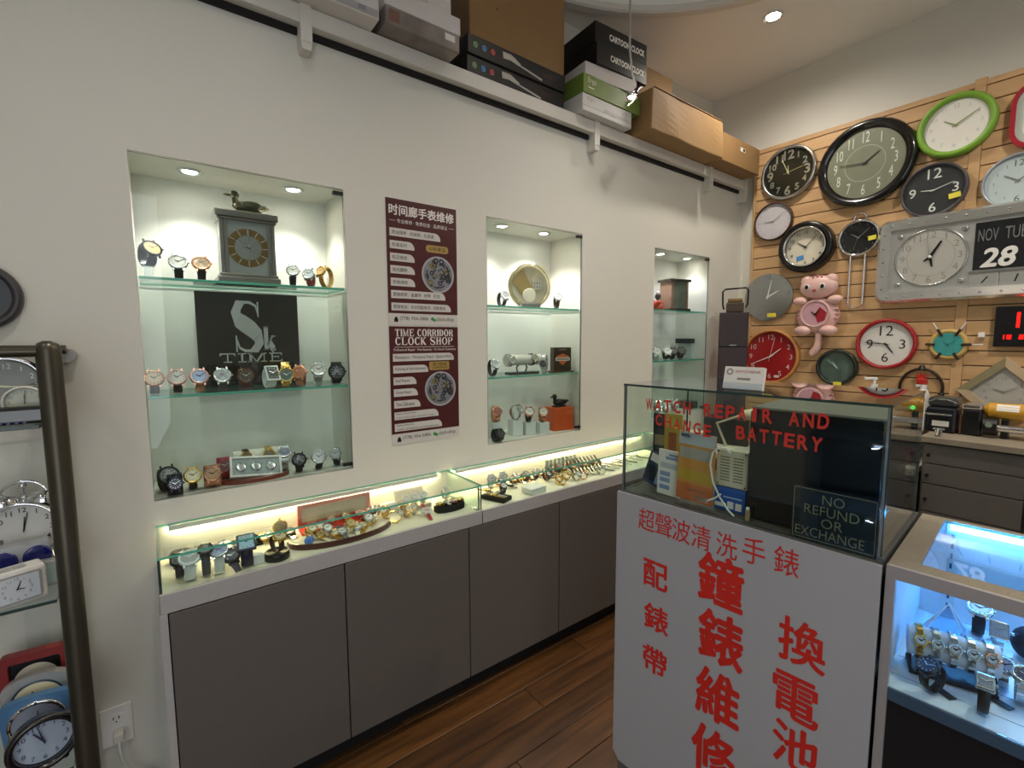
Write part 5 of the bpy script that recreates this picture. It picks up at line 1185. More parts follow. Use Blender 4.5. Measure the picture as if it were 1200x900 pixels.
for k, ch in enumerate('超聲波清洗手錶'):
    h = .056; z = .904+.0*k; MB().text(ch, xs_[k]-.023, xs_[k]+.023, z-h/2+.006*(k > 4), z+h/2+.008*(k > 4), yb, .004).build('lettering', REDP, bd)
for ch, a, z in (('配', .112, .769), ('錶', .117, .656), ('帶', .116, .542)): MB().text(ch, a-.033, a+.033, z-.034, z+.034, yb, .02).build('lettering', REDP, bd)
for ch, a, z in (('換', .44, .752), ('電', .434, .632), ('池', .439, .526)): MB().text(ch, a-.041, a+.041, z-.046, z+.046, yb, .02).build('lettering', REDP, bd)
# glass box on the counter
t = thing('glass_box', 'rectangular glass box on the white counter with red warning letters', 'glass case', KO, KRZ)
def pane(nm, x0, x1, y0, y1, z0, z1, ax, mat=None):
    q = MB(); q.box(x0, x1, y0, y1, z0, z1); me = q.mesh(nm, [mat or GLASS, EDGED])
    for p in me.polygons:
        if abs(p.normal[ax]) < .5: p.material_index = 1
    return put(nm, me, t)
fp = pane('front_pane', .0, KW, 0, .005, KZ0, KZ1-.0055, 1)
pane('back_pane', .0, KW, KD-.005, KD, KZ0, KZ1-.0055, 1)
pane('side_pane', .0, .005, .0055, KD-.0055, KZ0, KZ1-.0055, 0); pane('side_pane', KW-.005, KW, .0055, KD-.0055, KZ0, KZ1-.0055, 0)
TOPG = glass('top_glass', '#eef6f4', 1.6, 0., 1.6)
pane('top_pane', -.001, KW+.001, -.001, KD+.001, KZ1-.005, KZ1, 2, TOPG)
for x, y in ((.001, -.0015), (KW-.005, -.0015), (KW-.005, KD-.003)): MB().box(x-.0005, x+.0035, y, y+.003, KZ0, KZ1-.005).build('corner_seal', M('seal_silver', '#8b979a', .2, .6), t)
MB().box(KW-.007, KW+.004, -.003, KD+.002, KZ0-.0004, KZ0+.007).build('bottom_track', M('track_steel', '#6f7678', .3, .7), t)
LR = M('letter_red', '#c23226', .5)
def letters(s, a0, a1, z0, z1, h):
    n = len(s)
    for k, ch in enumerate(s):
        if ch == ' ': continue
        f = k/(n-1); a = a0+(a1-a0)*f; z = z0+(z1-z0)*f; w_ = h*.62 if ch != 'I' else h*.2
        q = MB(); q.T = Matrix.Translation((a, 0, z)) @ Matrix.Rotation(R_(random.uniform(-4, 4)), 4, 'Y'); q.text(ch, -w_/2, w_/2, -h/2, h/2, -.0006, .03); q.build('letter', LR, fp)
letters('WATCH REPAIR AND', *(onK(761, 474)[0], onK(965, 494)[0]), onK(761, 474)[1], onK(965, 494)[1], .028)
letters('CHANGE', onK(772, 492)[0], onK(829, 505)[0], onK(772, 492)[1], onK(829, 505)[1], .026)
letters('BATTERY', onK(868, 507)[0], onK(957, 521)[0], onK(868, 507)[1], onK(957, 521)[1], .027)
# refund notice behind the front pane
GLD = M('notice_gold', '#8f8b6a', .45, .2)
t = thing('notice_plate', 'dark blue notice about refunds with thin gold border inside the glass box', 'sign', kw(.404, .0062, KZ0+.0008), KRZ)
Wn, Hn = .140, .106
MB().box(0, Wn, 0, .003, 0, Hn).build('plate', M('notice_navy', '#15232b', .25, coat=.6), t)
frame_part(MB(), [(.0025, .0025), (Wn-.0025, .0025), (Wn-.0025, Hn-.0025), (.0025, Hn-.0025)], [(.0036, .0036), (Wn-.0036, .0036), (Wn-.0036, Hn-.0036), (.0036, Hn-.0036)], -.0004, -.0001).build('border', GLD, t)
for s, x0, x1, z0 in (('NO', .052, .088, .077), ('REFUND', .022, .112, .054), ('OR', .052, .087, .031), ('EXCHANGE', .008, .122, .008)):
    MB().text(s, x0, x1, z0, z0+.0185, -.0004, -.012).build('lettering', GLD, t)
# goods inside the glass box
def card(a0, a1, z0, z1, b, label, mat, name='battery_pack', th=.004, roll=0., prints=(), cat='package', lean=0.):
    t = thing(name, label, cat, kw((a0+a1)/2, b, z0), KRZ, rot=(0, 0, KRZ))
    w_, h = a1-a0, z1-z0
    T = Matrix.Rotation(R_(roll), 4, 'Y') @ Matrix.Rotation(R_(-lean), 4, 'X')
    q = MB(); q.T = T; q.box(-w_/2, w_/2, 0, th, 0, h); q.build('card', mat, t)
    for nm, x0, x1, y0, y1, m_ in prints:
        q = MB(); q.T = T; q.rect(-w_/2+w_*x0, -w_/2+w_*x1, h*y0, h*y1, -.0005); q.build(nm, m_, t)
    return t
FL = KZ0+.001
BLU = M('pack_blue', '#1f55a8', .4); PBL = M('print_blue', '#7f94bd', .5); ORG = M('pack_orange', '#c88a3e', .45, var=.08); ORD2 = M('pack_rust', '#c06a38', .45); YLW = M('pack_yellow', '#b99a2e', .45)
card(.0150, .060, FL, 1.155, .12, 'black and dark blister pack at the left back of the glass box', M('pack_black', '#23262c', .35), prints=(('print', .1, .9, .55, .7, M('print_tan', '#8a7a5a', .5)),))
card(.055, .105, FL, 1.16, .11, 'yellow olive blister pack with reddish print behind the white card', YLW, prints=(('print', .25, .7, .1, .75, M('print_brick', '#a6562c', .5)), ('print', .1, .9, .82, .95, M('print_lime', '#b5ae4a', .5))))
card(.022, .08, FL+.012, 1.062, .055, 'tilted dark blue and white strap package at the lower left of the glass box', M('pack_navy', '#39465c', .4), roll=18, prints=(('print', .1, .9, .72, .97, PW), ('print', .1, .6, .1, .6, M('print_lines', '#1d2430', .5)), ('print', .6, .95, .1, .5, PBL)))
card(.077, .140, FL, 1.078, .042, 'white card with blue printed text leaning on the orange pack', PW, roll=2, prints=(('print', .32, .9, .80, .86, PBL), ('print', .45, .85, .88, .93, PBL), ('print', .1, .9, .6, .72, M('print_grey', '#b9bcc6', .6)), ('print', .1, .55, .42, .52, PBL), ('print', .1, .55, .28, .38, PBL), ('print', .1, .55, .12, .22, PBL)))
card(.137, .228, FL+.006, 1.135, .030, 'tall orange and yellow battery pack with grey top at the front of the glass box', ORG, roll=2, prints=(('print', 0, 1, .82, 1, M('pack_grey', '#b0b7bd', .45)), ('print', .05, .3, .92, .97, M('print_navy', '#3a4d74', .5)), ('print', .05, .9, .62, .78, M('print_taupe', '#a8a59a', .5)), ('print', .0, 1, .3, .45, YLW), ('print', 0, 1, .0, .25, ORD2), ('print', .3, .8, .14, .18, PW), ('barcode', .55, .9, .03, .1, PW)))
t = thing('grille_box', 'beige slotted plastic box on the blue battery carton in the glass box', 'device', kw(.262, .05, 1.016), KRZ)
MB().rbox(-.036, .036, 0, .03, 0, .088, .003).build('housing', M('beige_plastic', '#cfcab0', .5), t)
q = MB().rect(-.011, .011, -.0012, .0012, 0).mesh('slot', M('slot_dark', '#5a5848', .6))
for i in range(2):
    for k in range(9): put('slot', q, t, (-.015+.03*i, -.0004, .016+.0068*k))
for sx in (-1, 1):
    for sz in (.006, .082): MB().disc(.0022, -.0005, 10, sx*.031, sz).build('screw', GUN, t)
card(.226, .296, FL, 1.015, .048, 'blue battery carton with white symbols below the beige slotted box', BLU, th=.05, name='battery_carton', prints=(('barcode', .02, .4, .12, .3, PW), ('symbol', .44, .64, .1, .42, PW), ('symbol', .7, .9, .08, .4, PW), ('print', .3, .9, .56, .62, M('print_pale', '#a9c2e2', .5))))
t = thing('white_cable', 'thin white cable looped over the beige box and hanging in front of it', 'cable', kw(0, 0, 0), KRZ)
MB().tube([(.266, .032, 1.100), (.258, .028, 1.112), (.242, .026, 1.112), (.230, .022, 1.098), (.228, .016, 1.07), (.236, .016, 1.03), (.252, .016, 1.0), (.272, .016, .975), (.286, .016, .964)], .0022, 7).build('cable', WHITE, t)
MB().tube([(.226, .013, .985), (.244, .013, .996), (.256, .013, 1.008)], .0022, 7).build('cable_end', WHITE, t)
# dark cabinet standing inside the box
t = thing('dark_display', 'large dark glossy panel cabinet filling the right half of the glass box', 'cabinet', kw(.305, .022, FL), KRZ)
DNV = M('cabinet_ink', '#0d1317', .22, coat=.5, var=.2)
MB().rbox(0, .232, .02, .26, 0, .245, .002).build('body', DNV, t); MB().box(.0, .112, .015, .0195, .004, .24).build('door', DNV, t); MB().box(.114, .232, .015, .0195, .004, .24).build('door', DNV, t)
MB().box(.0, .232, .02, .26, .2455, .2495).build('top_strip', M('top_strip_grey', '#7e7c70', .4), t)
t = thing('tea_light', 'tiny tan stick standing in front of the dark cabinet in the glass box', 'ornament', kw(.314, .018, FL), KRZ)
MB().rbox(-.004, .004, -.004, .004, 0, .024, .001).build('stick', M('stick_tan', '#a58a68', .5), t); MB().rbox(-.003, .003, -.003, .003, .024, .03, .001).build('tip', WHITE, t)
# card holder on top
t = thing('card_holder', 'clear holder with white business cards on top of the glass box', 'card holder', kw(.282, .06, KZ1+.0005), KRZ)
MB().box(-.045, .045, -.03, .02, 0, .003).box(-.045, .045, -.03, -.028, .003, .018).build('holder', ACRYL, t)
q = MB(); q.T = Matrix.Translation((0, -.024, .004)) @ Matrix.Rotation(R_(-14), 4, 'X'); q.box(-.042, .042, 0, .014, 0, .05); q.build('cards', PW, t)
def onc(): return Matrix.Translation((0, -.024, .004)) @ Matrix.Rotation(R_(-14), 4, 'X')
q = MB(); q.T = onc(); q.text('WATCH REPAIR', -.018, .036, .036, .042, -.0004, .01); q.build('print_red', M('print_red2', '#b5383a', .5), t)
q = MB(); q.T = onc(); q.ring(.0045, .0075, -.0004, 18, -.03, .038); q.rect(-.012, .016, .02, .025, -.0004); q.build('print_grey', GREYINK, t)

# ================================================================== BLUE-LIT SHOWCASE at the right
CA0, CA1, CD, CZT = .561, 1.60, .37, .9585
t = thing('lit_showcase', 'blue lit glass showcase with tan rim at the right of the white counter', 'showcase', KO, KRZ)
TAN = M('rim_textured', '#877e6c', .5, var=.3, scale=260, bump=.3); ALU = M('aluminium', '#b3b0b2', .35, .4, var=.05)
BLW = M('case_lining', '#d7e3ee', .5, var=.02)
rw = .04
MB().box(CA0, CA1, .006, rw+.006, CZT-.006, CZT).box(CA0, CA0+rw, rw+.006, CD, CZT-.006, CZT).box(CA0+rw, CA1, CD-.018, CD, CZT-.006, CZT).build('top_rim', TAN, t)
MB().box(CA0, CA1, -.002, .006, CZT-.022, CZT+.001).build('front_bar', ALU, t)
MB().box(CA0, CA0+.014, -.002, .012, .02, CZT-.022).build('corner_post', ALU, t)
MB().box(CA0+.002, CA0+.008, .012, CD-.004, .745, CZT-.006).build('side_panel', BLW, t)
MB().box(CA0+.002, CA1, CD-.010, CD-.004, .72, CZT-.006).build('back_panel', BLW, t)
DZ = .735
MB().box(CA0+.002, CA1, .004, CD-.004, DZ-.012, DZ).build('deck', BLW, t)
MB().box(CA0+.014, CA1, -.001, .004, DZ-.024, DZ-.002).build('deck_edge', M('deck_edge_blue', '#3a5068', .4), t)
MB().box(CA0+.014, CA1, .006, .016, .02, DZ-.024).build('base_panel', M('base_black', '#14161a', .4), t); MB().box(CA0, CA0+.01, .012, CD, .02, DZ-.012).build('base_side', M('base_black', '#14161a', .4), t)
MB().box(CA0+.02, CA1, .03, CD-.02, .0, .02).build('plinth', BLACK, t)
q = MB(); q.box(CA0+rw, CA1, rw+.006, CD-.018, CZT-.0055, CZT-.0005); put('top_pane', q.mesh('top_pane', TOPG), t)
q = MB(); q.box(CA0+.014, CA1, .0, .003, DZ+.0, CZT-.022); put('front_pane', q.mesh('front_pane', GLASS), t)
LEDB = M('led_blue', '#ffffff', .4, emit='#4aa6ff', es=85)
MB().box(CA0+.05, CA1-.02, CD-.028, CD-.0185, CZT-.016, CZT-.0065).build('light_strip', LEDB, t)
q = MB(); q.box(CA0+.044, CA0+.066, CD-.0135, CD-.0102, .745, CZT-.008); q.build('shelf_standard', M('standard_white', '#cfd6dc', .4), t)
sl = MB().rect(-.0022, .0022, -.006, .006, 0).mesh('standard_slot', M('slot_navy', '#2a3a52', .6))
for k in range(8): put('standard_slot', sl, t, (CA0+.055, CD-.0137, .765+.023*k))
DECKL = DZ
MB().box(CA0+.01, CA1, .05, .0515, DECKL, DECKL+.0006).box(CA0+.01, CA1, .12, .1215, DECKL, DECKL+.0006).build('deck_groove', M('groove_blue', '#8fa8c4', .5), t)
DZ = DZ+.0014
def kd(u, v, dz=0.): a, b = kz(u, v, DZ+dz); return kw(a, max(.04, b), DZ)
GK = 'watches in the blue lit showcase'
pa, pb = kz(1076, 786, DZ), kz(1150, 800, DZ)
t = thing('watch_roll', 'white cylinder cushion on black stand with five bracelet watches in the blue lit showcase', 'watch roll', kw(.645, .115, DZ), KRZ+R_(14))
MB().cyl((-.062, 0, .052), (.062, 0, .052), .0265, n=22).build('cushion', M('roll_bluewhite', '#c9d2e2', .6), t)
q = MB(); q.rbox(-.06, .06, -.03, .03, 0, .005, .001)
for s in (-1, 1): q.tube([(s*.058, -.02, .005), (s*.058, 0, .03), (s*.058, .02, .005)], .003, 6)
q.build('stand', BLACK, t)
rl = kw(.645, .115, DZ); dx_ = KRZ+R_(14); cx_, sx_ = math.cos(dx_), math.sin(dx_)
for k in range(5):
    o = -.047+.0235*k
    watch((rl.x+o*cx_, rl.y+o*sx_, DZ+.052-.029-.0028), f'{ORD[k]} from the left of the bracelet watches on the white cushion roll', ['gold', 'steel', 'steel', 'steel', 'rose'][k], '#d9e4ee', ['gold', 'steel', 'steel', 'steel', 'steel'][k], r=.0095, ry=.028, rz=.029, el=28, rz_=dx_, group='bracelet watches on the cushion roll', stand=None, w_=.009)
watch(kd(1090, 816), 'black strapped watch with dark dial beside the black price tag, blue lit showcase', 'gun', '#26324e', '#0f1014', r=.0145, rz=.021, ry=.017, el=55, rz_=KRZ+.3, group=GK)
watch(kd(1150, 838), 'square steel watch with black leather strap at the front of the blue lit showcase', 'steel', '#5a6478', '#101014', r=.0125, rz=.023, ry=.017, el=68, shape='rect', rz_=KRZ+.1, group=GK)
watch(kd(1175, 806), 'small steel bracelet watch standing in the middle of the blue lit showcase', 'steel', '#9db0cc', 'steel', r=.0115, rz=.023, ry=.017, el=45, rz_=KRZ, group=GK)
watch(kd(1196, 824), 'steel watch with oval blue dial at the right edge of the blue lit showcase', 'steel', '#31406a', 'steel', r=.014, rz=.023, ry=.017, el=62, rz_=KRZ+.1, group=GK)
a, b = kz(1145, 765, DZ)
for k, (u, v, hh, lab) in enumerate(((1143, 762, .035, 'left white block at the back of the blue lit showcase'), (1166, 775, .022, 'right white block at the back of the blue lit showcase'))):
    p = kd(u, v); tag(MB().rbox(-.022, .022, -.022, .022, 0, hh, .002).build('display_cube', M('cube_blue', '#c3d3e6', .5), None, p, KRZ), lab, 'display stand', 'white blocks in the lit showcase')
    watch((p.x, p.y, DZ+hh), ['black strapped watch with wide silver case on the left white block', 'rectangular steel watch on the right white block'][k]+' of the lit showcase', 'steel', ['#c5d3e6', '#7d8ba6'][k], ['#0f1014', 'steel'][k], r=[.017, .014][k], ry=.018, rz=.022, el=[70, 45][k], shape=['round', 'rect'][k], rz_=KRZ+.1, group=GK)
p = kd(1200, 772); t = thing('watch_cushion', 'rounded black velvet cushion at the right back of the blue lit showcase', 'cushion', p, KRZ)
MB().ball((.012, 0, .034), (.034, .03, .034), 18).build('cushion', M('velvet_navy', '#10121c', .8), t)
for k, (u, v, rot) in enumerate(((1106, 812, .6), (1172, 824, .45))):
    p = kd(u, v); tag(MB().box(-.016, .016, -.007, .007, 0, .0015).build('price_tag', M('tag_black', '#12151c', .4), None, p, KRZ-rot), ['black price tag lying beside the dark dial watch in the lit showcase', 'black price tag lying between the steel watches in the lit showcase'][k], 'tag', 'black price tags')
a, b = kz(1098, 765, DZ)
t = thing('acrylic_pyramid', 'clear acrylic pyramid stand behind the cushion roll in the blue lit showcase', 'display stand', kw(.628, .235, DZ), KRZ)
q = MB(); S_ = .045; q.add([(-S_, -.03, 0), (S_, -.03, 0), (S_, .03, 0), (-S_, .03, 0), (0, 0, .085)], [(0, 3, 2, 1), (0, 1, 4), (1, 2, 4), (2, 3, 4), (3, 0, 4)]); q.build('pyramid', glass('acrylic_blue', '#dbe8f6', 1.5, .02, 1.5), t)
q = MB()
for x, y in ((-S_, -.03), (S_, -.03), (S_, .03), (-S_, .03)): q.tube([(x, y, 0), (0, 0, .085)], .0012, 5)
q.build('edges', WHITE, t)

# ================================================================== LEDGE: boxes above the rail
def box_thing(name, label, x0, x1, y0, y1, z0, z1, mat, rz=0., cat='box', r=.003, group='boxes on the ledge'):
    t = thing(name, label, cat, ((x0+x1)/2, (y0+y1)/2, z0), rz, group); w_, d_, h = (x1-x0)/2, (y1-y0)/2, z1-z0
    MB().rbox(-w_, w_, -d_, d_, 0, h, r).build('box_body', mat, t)
    t['hx'] = w_; t['hy'] = d_; t['hz'] = h
    return t, w_, d_, h
Z0 = LEDGE+.0005
CARD = M('white_card', '#d3ccc6', .5, var=.04); CARDG = M('grey_card', '#a8a4a0', .5, var=.05)
KRAFT = M('kraft', '#8d6c42', .7, var=.08, scale=9, bump=.08); KRAFT2 = M('kraft_pale', '#97764b', .7, var=.08, scale=9, bump=.08)
# white long box
t, w_, d_, h = box_thing('white_box', 'long white box at the left end of the row on the ledge', .28, .652, -.115, .12, Z0, Z0+.085, CARD)
MB().rect(-w_+.004, w_-.004, .004, .028, -d_-.0006).build('grey_band', CARDG, t); MB().rect(w_-.07, w_-.045, .012, .026, -d_-.0012).build('print_square', M('print_mauve', '#8b8893', .6), t)
# printed picture box
t, w_, d_, h = box_thing('picture_box', 'white lidded box with grey brown photo print, second from the left on the ledge', .672, .955, -.118, .15, Z0, Z0+.115, M('photo_print', '#7d726a', .45, var=.85, scale=11), r=.003)
PH = M('photo_print')
MB().rect(-w_+.002, w_-.004, .002, .055, -d_-.0006).build('photo_print', PH, t)
MB().rbox(-w_-.003, w_+.003, -d_-.003, d_+.003, .058, h+.003, .003).build('lid', CARD, t)
MB().rect(w_-.06, w_-.02, .028, .05, -d_-.0012).build('label', PW, t); MB().rect(-w_+.012, -w_+.05, .012, .05, -d_-.0012).build('brown_print', M('print_cocoa', '#7a5646', .5), t)
q = MB(); q.add([(-w_+.002, -d_+.004, -.0004), (w_-.002, -d_+.004, -.0004), (w_-.002, 0, -.0004), (-w_+.002, 0, -.0004)], [(3, 2, 1, 0)]); 
t, w_, d_, h = box_thing('white_box', 'white box lying on top of the photo printed box', .70, .95, -.07, .16, Z0+.1195, Z0+.26, CARD)
MB().rect(-.02, .03, .03, .05, -d_-.0006).build('print_faint', M('print_faint', '#c2bcb8', .6), t)
# black lamp boxes
BBX = M('box_matte_black', '#141311', .4, var=.2)
p0, p1 = onY(547, 60, -.03).x, onY(661, 110, -.03).x
for k in range(2):
    t, w_, d_, h = box_thing('lamp_box', ['lower black box with coloured icons and lamp picture below the big carton', 'upper black box with coloured icons and lamp picture below the big carton'][k], p0, p1, -.03-.008*k, .2, Z0+.073*k, Z0+.0725+.073*k, BBX)
    for j, c in enumerate(('#6f9a62', '#4f86c6', '#c9514a')):
        ic = MB().prism([(x*.9, z) for x, z in rounded(.022, .022, .009, 4)], -d_-.0012, -d_-.0002).build('icon', M('icon_'+c.strip('#'), c, .5), t, (-w_+.035+.042*j, 0, h*.52)); MB().ring(.004, .006, -d_-.0016, 12).build('icon_ring', M('icon_dark', '#2a2a28', .5), ic)
    q = MB(); q.stroke([(-.09, h*.62), (-.05, h*.66), (.0, h*.45)], [.026, .024, .012], -d_-.0006); q.stroke([(0, h*.42), (.05, h*.32), (.12, h*.16)], [.006, .008, .009], -d_-.0006); q.build('lamp_print', M('print_silver', '#c9c6bd', .25, .5), t)
    MB().rect(.12, .18, h*.4, h*.62, -d_-.0006).build('print_dark_red', M('print_maroon', '#3a1a18', .5), t)
t, w_, d_, h = box_thing('carton', 'big brown carton standing on the two black lamp boxes', p0+.015, p1-.002, -.032, .2, Z0+.1465, Z0+.55, KRAFT)
MB().box(-w_-.004, -w_, -d_, d_, 0, h).build('side_flap', M('kraft_dark', '#6f5230', .7), t); MB().disc(.004, -d_-.0005, 10, -.12, .14).build('hole', BLACK, t)
# the stack of clock boxes
xa = 1.618
t, w_, d_, h = box_thing('clock_box', 'white flat box with small print at the bottom of the stack of clock boxes', xa, 1.962, -.092, .17, Z0, Z0+.076, M('box_offwhite', '#cbc9c4', .45))
q = MB(); q.text('Ergo', -w_+.03, -w_+.075, h*.6, h*.84, -d_-.0005, .0); q.build('lettering', M('print_beige', '#a89f88', .5), t)
q = MB(); q.rect(-.03, .15, h*.3, h*.5, -d_-.0005); q.build('photo_strip', M('strip_silver', '#dad8d4', .2, .3, var=.3, scale=30), t)
MB().rect(-w_, w_, h*.32-.002, h*.32, -d_-.0007).build('lid_line', GREYINK, t)
t, w_, d_, h = box_thing('clock_box', 'olive green flat box in the stack of clock boxes', xa+.0, 2.02, -.096, .17, Z0+.0765, Z0+.160, M('box_green', '#6f8438', .45))
q = MB(); q.text('Ergo', -w_+.03, -w_+.085, h*.5, h*.85, -d_-.0005, .012); q.rect(-w_+.03, -w_+.07, h*.3, h*.36, -d_-.0005); q.build('lettering', M('print_cream', '#dcdcc4', .5), t)
t, w_, d_, h = box_thing('clock_box', 'thin white box turned slightly between the green box and black boxes', 1.655, 1.985, -.095, .15, Z0+.1605, Z0+.224, CARD, R_(-5))
for k in range(2):
    z_ = Z0+.2245+k*.094
    t, w_, d_, h = box_thing('clock_box', ['lower black box with bold white capitals in the stack of clock boxes', 'topmost black box with bold white capitals in the stack of clock boxes'][k], 1.705, 2.055, -.105+.004*k, .17, z_, z_+.0935, BBX, R_(-2-1.5*k))
    q = MB(); q.text('CARTOON CLOCK', -.085, w_-.02, h*.36, h*.64, -d_-.0006, .05); q.build('lettering', M('print_white', '#e8e4da', .5), t)
# cartons at the right
t, w_, d_, h = box_thing('carton', 'long crumpled brown carton at the right on the ledge', 2.035, 2.70, -.158, .2, Z0, Z0+.20, KRAFT2, r=.006)
me = [c for c in t.children][0].data
bm = bmesh.new(); bm.from_mesh(me); bmesh.ops.subdivide_edges(bm, edges=bm.edges[:], cuts=5, use_grid_fill=True)
for v in bm.verts:
    c = v.co; k = math.sin(c.x*13+c.z*11)*.004+math.sin(c.x*31-c.z*20+2)*.0015
    if c.z > .02: v.co.z += k*.9
    v.co.y += k*(1 if c.y < 0 else 0)
bm.to_mesh(me); bm.free()
q = MB(); q.box(-w_+.02, w_-.02, -d_-.002, -d_+.03, h+.003, h+.006); q.build('top_flap', KRAFT, t)
t, w_, d_, h = box_thing('carton', 'brown carton at the far right end of the ledge next to the slat wall', 2.715, 3.16, -.15, .2, Z0, Z0+.158, KRAFT)
MB().rect(-.02, .04, h*.6, h*.75, -d_-.0006).build('label', PW, t); q = MB(); q.rect(.01, .035, h*.62, h*.73, -d_-.001); q.build('label_print', INK, t)
t, w_, d_, h = box_thing('carton', 'taller tan carton behind the crumpled carton on the ledge', 2.14, 2.45, .02, .2, Z0+.212, Z0+.43, KRAFT2)
# hanging spot lamp on a cable
t = thing('pendant_spot', 'small halogen spotlight hanging on a cable in front of the clock boxes', 'light', (1.765, -.25, 2.44))
zz = CZ+.14
MB().tube([(-.02, 0, zz-2.44-.003), (-.022, 0, .30), (-.018, 0, .18), (.004, 0, .085), (.028, 0, .05)], .0045, 8).build('cable', M('cable_grey', '#a9a59c', .4), t)
MB().tube([(.075, 0, .06), (.05, 0, .045), (.03, 0, .028), (.018, -.004, .012)], [.003, .009, .012, .013], 10).build('bracket', GUN, t)
MB().lathe([(.010, .012), (.020, .004), (.026, -.012), (.024, -.012), (.012, .0)], 20, closed=True).build('reflector', CHROME, t)
MB().ball((0, 0, -.006), (.015, .015, .009), 12).build('bulb', M('halogen_glow', '#ffffff', .3, emit='#fff4e6', es=30), t)
MB().tube([(.03, 0, .0), (.0, -.005, -.03), (-.03, -.005, -.052)], .0012, 6).ball((-.03, -.005, -.054), .004, 8).build('pull_wire', CHROME, t)
lamp('SPOT', 'pendant_lamp', (0, 0, -.018), (-.3, -.4, -1), 4, (1, .88, .8), t, spot_size=R_(120), spot_blend=.8, shadow_soft_size=.015)

# ================================================================== WORKBENCH, SPEAKER and tools along the slat wall
DRW = M('drawer_grey', '#5f5b55', .5, var=.05)
BX = 2.767
t = thing('drawer_cabinet', 'grey workbench drawer cabinet under the slat wall at the right', 'cabinet', (0, 0, 0))
MB().box(BX+.018, 3.23, -1.98, -1.135, .03, .885).build('body', DRW, t)
MB().rbox(BX-.012, 3.235, -1.99, -1.128, .888, .915, .002).build('worktop', M('bench_top', '#8d8371', .5, var=.12, scale=14), t)
zs = [.884, .792, .699, .57, .32, .06]
for c_, (ya, yb) in enumerate(((-1.463, -1.14), (-1.97, -1.469))):
    for k in range(5):
        d = MB().rbox(BX, BX+.017, ya+.002, yb-.002, zs[k+1]+.0025, zs[k]-.0025, .0015).build('drawer', DRW, t)
        if c_ == 0: MB().cyl((BX-.014, yb-.02, (zs[k]+zs[k+1])/2-.006), (BX, yb-.02, (zs[k]+zs[k+1])/2-.006), .006, n=10).build('knob', GUN, d)
        else: MB().cyl((BX-.014, yb-.04, (zs[k]+zs[k+1])/2), (BX, yb-.04, (zs[k]+zs[k+1])/2), .006, n=10).build('knob', GUN, d)
WT = .9155
t = thing('low_desk', 'low white repair desk with red lower drawers between the corner and the drawer cabinet', 'desk', (0, 0, 0))
MB().rbox(2.30, 2.699, -.50, -.03, .735, .765, .003).build('desk_wing', M('desk_white', '#cfc8ba', .5), t); MB().box(2.32, 2.36, -.48, -.05, .02, .735).build('wing_panel', M('desk_mahogany', '#4a2420', .45, var=.15), t)
MB().rbox(2.70, 3.235, -1.125, -.03, .735, .765, .003).build('desk_top', M('desk_white', '#cfc8ba', .5), t)
for y0, y1 in ((-1.12, -.78), (-.40, -.06)):
    MB().box(2.72, 3.22, y0, y1, .02, .735).build('pedestal', M('desk_mahogany', '#4a2420', .45, var=.15), t)
    for k in range(3): MB().rbox(2.705, 2.72, y0+.005, y1-.005, .05+.225*k, .268+.225*k, .002).build('drawer', M('desk_mahogany', '#4a2420', .45, var=.15), t)
WD_ = .7655
def bx(u, v, x, z): p = onX(u, v, x); return (x, p.y, z)
# things on the drawer cabinet
t = thing('watch_winder', 'dark navy watch machine with silver arm at the left end of the workbench', 'device', bx(1105, 500, 2.98, WT), R_(-90))
MB().rbox(-.055, .055, -.06, .06, 0, .12, .012).build('housing', M('machine_navy', '#0d1018', .35), t); MB().rbox(-.052, .052, -.05, .055, .12, .165, .012).build('lid', M('machine_slate', '#3a3b3a', .3), t)
MB().tube([(-.052, -.055, .14), (-.02, -.06, .158), (.02, -.06, .156), (.052, -.055, .143)], .002, 6).build('lid_trim', STEEL, t); MB().rect(-.03, .03, .03, .055, -.0606).build('label', PW, t)
MB().rbox(-.062, .04, -.075, -.066, .082, .09, .002).build('silver_arm', STEEL, t); MB().rbox(-.062, -.056, -.08, -.07, 0, .14, .001).build('upright', WHITE, t)
t = thing('bench_tap', 'small chrome clamp standing at the front edge of the workbench', 'tool', bx(1099, 519, 2.80, WT), R_(-90))
MB().rbox(-.012, .012, -.01, .01, 0, .03, .003).build('clamp', STEEL, t); MB().cyl((0, -.012, .035), (0, -.03, -.0+.006), .005, n=8).build('spout', STEEL, t); MB().rbox(-.02, .02, -.01, .01, .03, .038, .002).build('jaw', STEEL, t)
t = thing('grinder', 'black motor block with chrome top on the workbench', 'machine', bx(1140, 505, 2.98, WT), R_(-90))
MB().rbox(-.032, .032, -.05, .05, 0, .12, .008).build('motor', BLACK, t); MB().rbox(-.036, .03, -.05, .05, .12, .142, .006).build('chrome_top', CHROME, t); MB().rbox(-.042, -.033, -.04, .04, 0, .09, .002).build('side_plate', M('plate_brown', '#6a4a32', .5), t)
t = thing('air_cylinder', 'yellow cylinder with white label lying on a chrome bar over the workbench', 'tool', bx(1191, 492, 2.98, WT), R_(-90))
YC = M('cylinder_yellow', '#c89428', .4, var=.08)
MB().cyl((-.085, 0, .118), (.2, 0, .118), .036, n=22).cyl((-.10, 0, .118), (-.085, 0, .118), .02, .036, n=22).build('cylinder', YC, t)
q = MB(); vs = [( x, -.0364*math.cos(R_(a)), .118+.0364*math.sin(R_(a))) for x in (-.06, .01) for a in (5, 25, 45, 60)]; q.add(vs, [(0, 4, 5, 1), (1, 5, 6, 2), (2, 6, 7, 3)]); q.build('label', PW, t)
